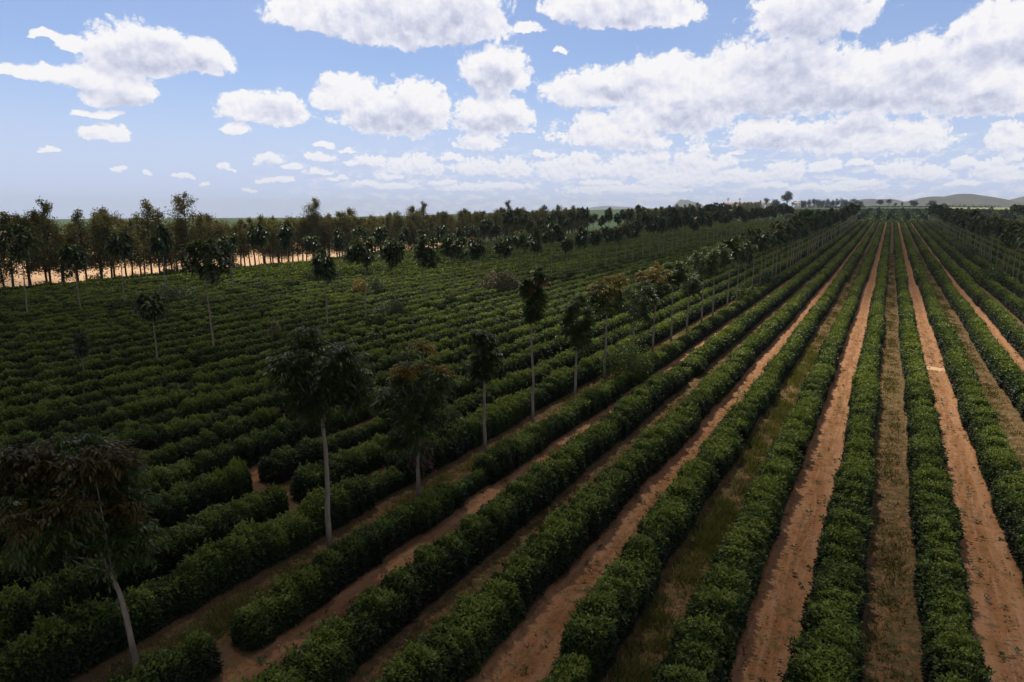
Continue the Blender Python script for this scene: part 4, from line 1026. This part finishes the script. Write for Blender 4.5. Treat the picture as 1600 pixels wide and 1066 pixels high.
for px, lb in ((1137, 'water tank on a thin tower above the farm roofs, left one'), (1155, 'water tank on a thin tower above the farm roofs, right one')):
    p = at(px, 1060); zb = CAM_H + (325 - 320) * 1060 / 1067.0
    t = empty('water_tower', (p[0], p[1], zb - 3), YAW); tag(t, lb, 'water tower', 'water towers over the farm')
    V, F = tube([(0, 0, 10.0), (0, 0, 12.6)], [1.3, 1.3], 12); cap = box(-1.35, 1.35, -1.35, 1.35, 12.6, 12.75); V, F = join([(V, F), cap]); obj('tank', mesh_np('tank', V, [F], M_WALL), t)
    lg = mesh_np('tower_leg', *(lambda b: (b[0], [b[1]]))(tube([(0, 0, 0), (0, 0, 10.1)], [0.14, 0.14], 6)), M_POLE)
    for a in ((-.8, -.8), (.8, -.8), (.8, .8), (-.8, .8)): obj('leg', lg, t, (a[0], a[1], 0))
p = at(1391.5, 700); zb = zg(*p)
t = empty('utility_pole', (p[0], p[1], zb), YAW); tag(t, 'pale utility pole standing in the far field', 'pole')
V, F = tube([(0, 0, 0), (0, 0, 10.5)], [0.22, 0.16], 8); obj('pole', mesh_np('pole_shaft', V, [F], M_POLE), t)
V, F = box(-1.1, 1.1, -0.1, 0.1, 9.6, 9.85); obj('crossarm', mesh_np('crossarm', V, [F], M_POLE), t)

# ------------------------------------------------------------------ unseen cumulus added overhead to shade the front and far end of the plantation
def vol_mat(name, dens, col=(0.95, 0.95, 0.97)):
    m = bpy.data.materials.new(name); m.use_nodes = True; N = NT(m.node_tree)
    N.n.remove(N.n['Principled BSDF'])
    pv = N.add('ShaderNodeVolumePrincipled'); pv.inputs['Color'].default_value = (*col, 1); pv.inputs['Density'].default_value = dens
    pv.inputs['Anisotropy'].default_value = 0.3
    N.l.new(pv.outputs[0], N.n['Material Output'].inputs['Volume'])
    return m
def shade_cloud(cx, cy_, cz, rx, ry, rz, seed, mat, label, rot=0.0, rough=0.2):
    r = np.random.default_rng(seed); nu, nv = 64, 28
    U = np.linspace(0, 2 * np.pi, nu, endpoint=False); Vv = np.linspace(-np.pi / 2 + 0.02, np.pi / 2 - 0.02, nv)
    UU, VV_ = np.meshgrid(U, Vv, indexing='ij')
    D_ = np.stack([np.cos(UU) * np.cos(VV_), np.sin(UU) * np.cos(VV_), np.sin(VV_)], -1)
    k_ = np.ones(UU.shape)
    for f in range(2, 7):
        w = norm(r.normal(0, 1, 3)); k_ += rough / f * np.cos(f * 1.7 * (D_ @ w) + r.uniform(0, 6.28))
    Pp = D_ * k_[..., None] * [rx, ry, rz]; Pp[..., 2] *= np.abs(D_[..., 2]) + 0.03; Pp[..., 2] = np.where(Pp[..., 2] < 0, Pp[..., 2] * 0.4, Pp[..., 2])
    V = Pp.reshape(-1, 3); F = []
    for i in range(nu):
        for j in range(nv - 1): F.append((i * nv + j, ((i + 1) % nu) * nv + j, ((i + 1) % nu) * nv + j + 1, i * nv + j + 1))
    T = [tuple(i * nv for i in range(nu))[::-1], tuple(i * nv + nv - 1 for i in range(nu))]
    o = obj('shade_cloud', mesh_np('shade_cloud', V, [np.array(F), np.array(T)], mat, smooth=True), None, (cx, cy_, cz), rot)
    return tag(o, label, 'shade_cloud', kind='stuff')
CZ = 210.0
sh = sun_dir[:2] / sun_dir[2] * CZ            # a cloud stands this far towards the sun from its shade
M_CLOUD = vol_mat('shade_cloud_vapour', 0.080); M_THIN = vol_mat('thin_shade_cloud_vapour', 0.030)
shade_cloud(-126 + sh[0], -189 + sh[1], CZ, 280, 280, 64, 1, M_CLOUD, 'thick added cumulus out of view, shading the near hedges', 0.0, 0.05)
shade_cloud(-12 + sh[0], 325 + sh[1], CZ, 165, 243, 44, 2, M_THIN, 'thin added cumulus out of view, shading the far end of the lanes', 0.0, 0.12)

# ------------------------------------------------------------------ haze
HZ = True
if HZ:
    V, F = box(-9500, 8500, -2600, 10000, -140, 125)
    m = vol_mat('thin_haze', 0.00010, (0.80, 0.88, 1.0)); m.node_tree.nodes['Principled Volume'].inputs['Anisotropy'].default_value = 0.0
    o = obj('haze', mesh_np('haze', V, [F], m)); tag(o, 'thin bluish haze softening the far hills', 'haze', kind='stuff')
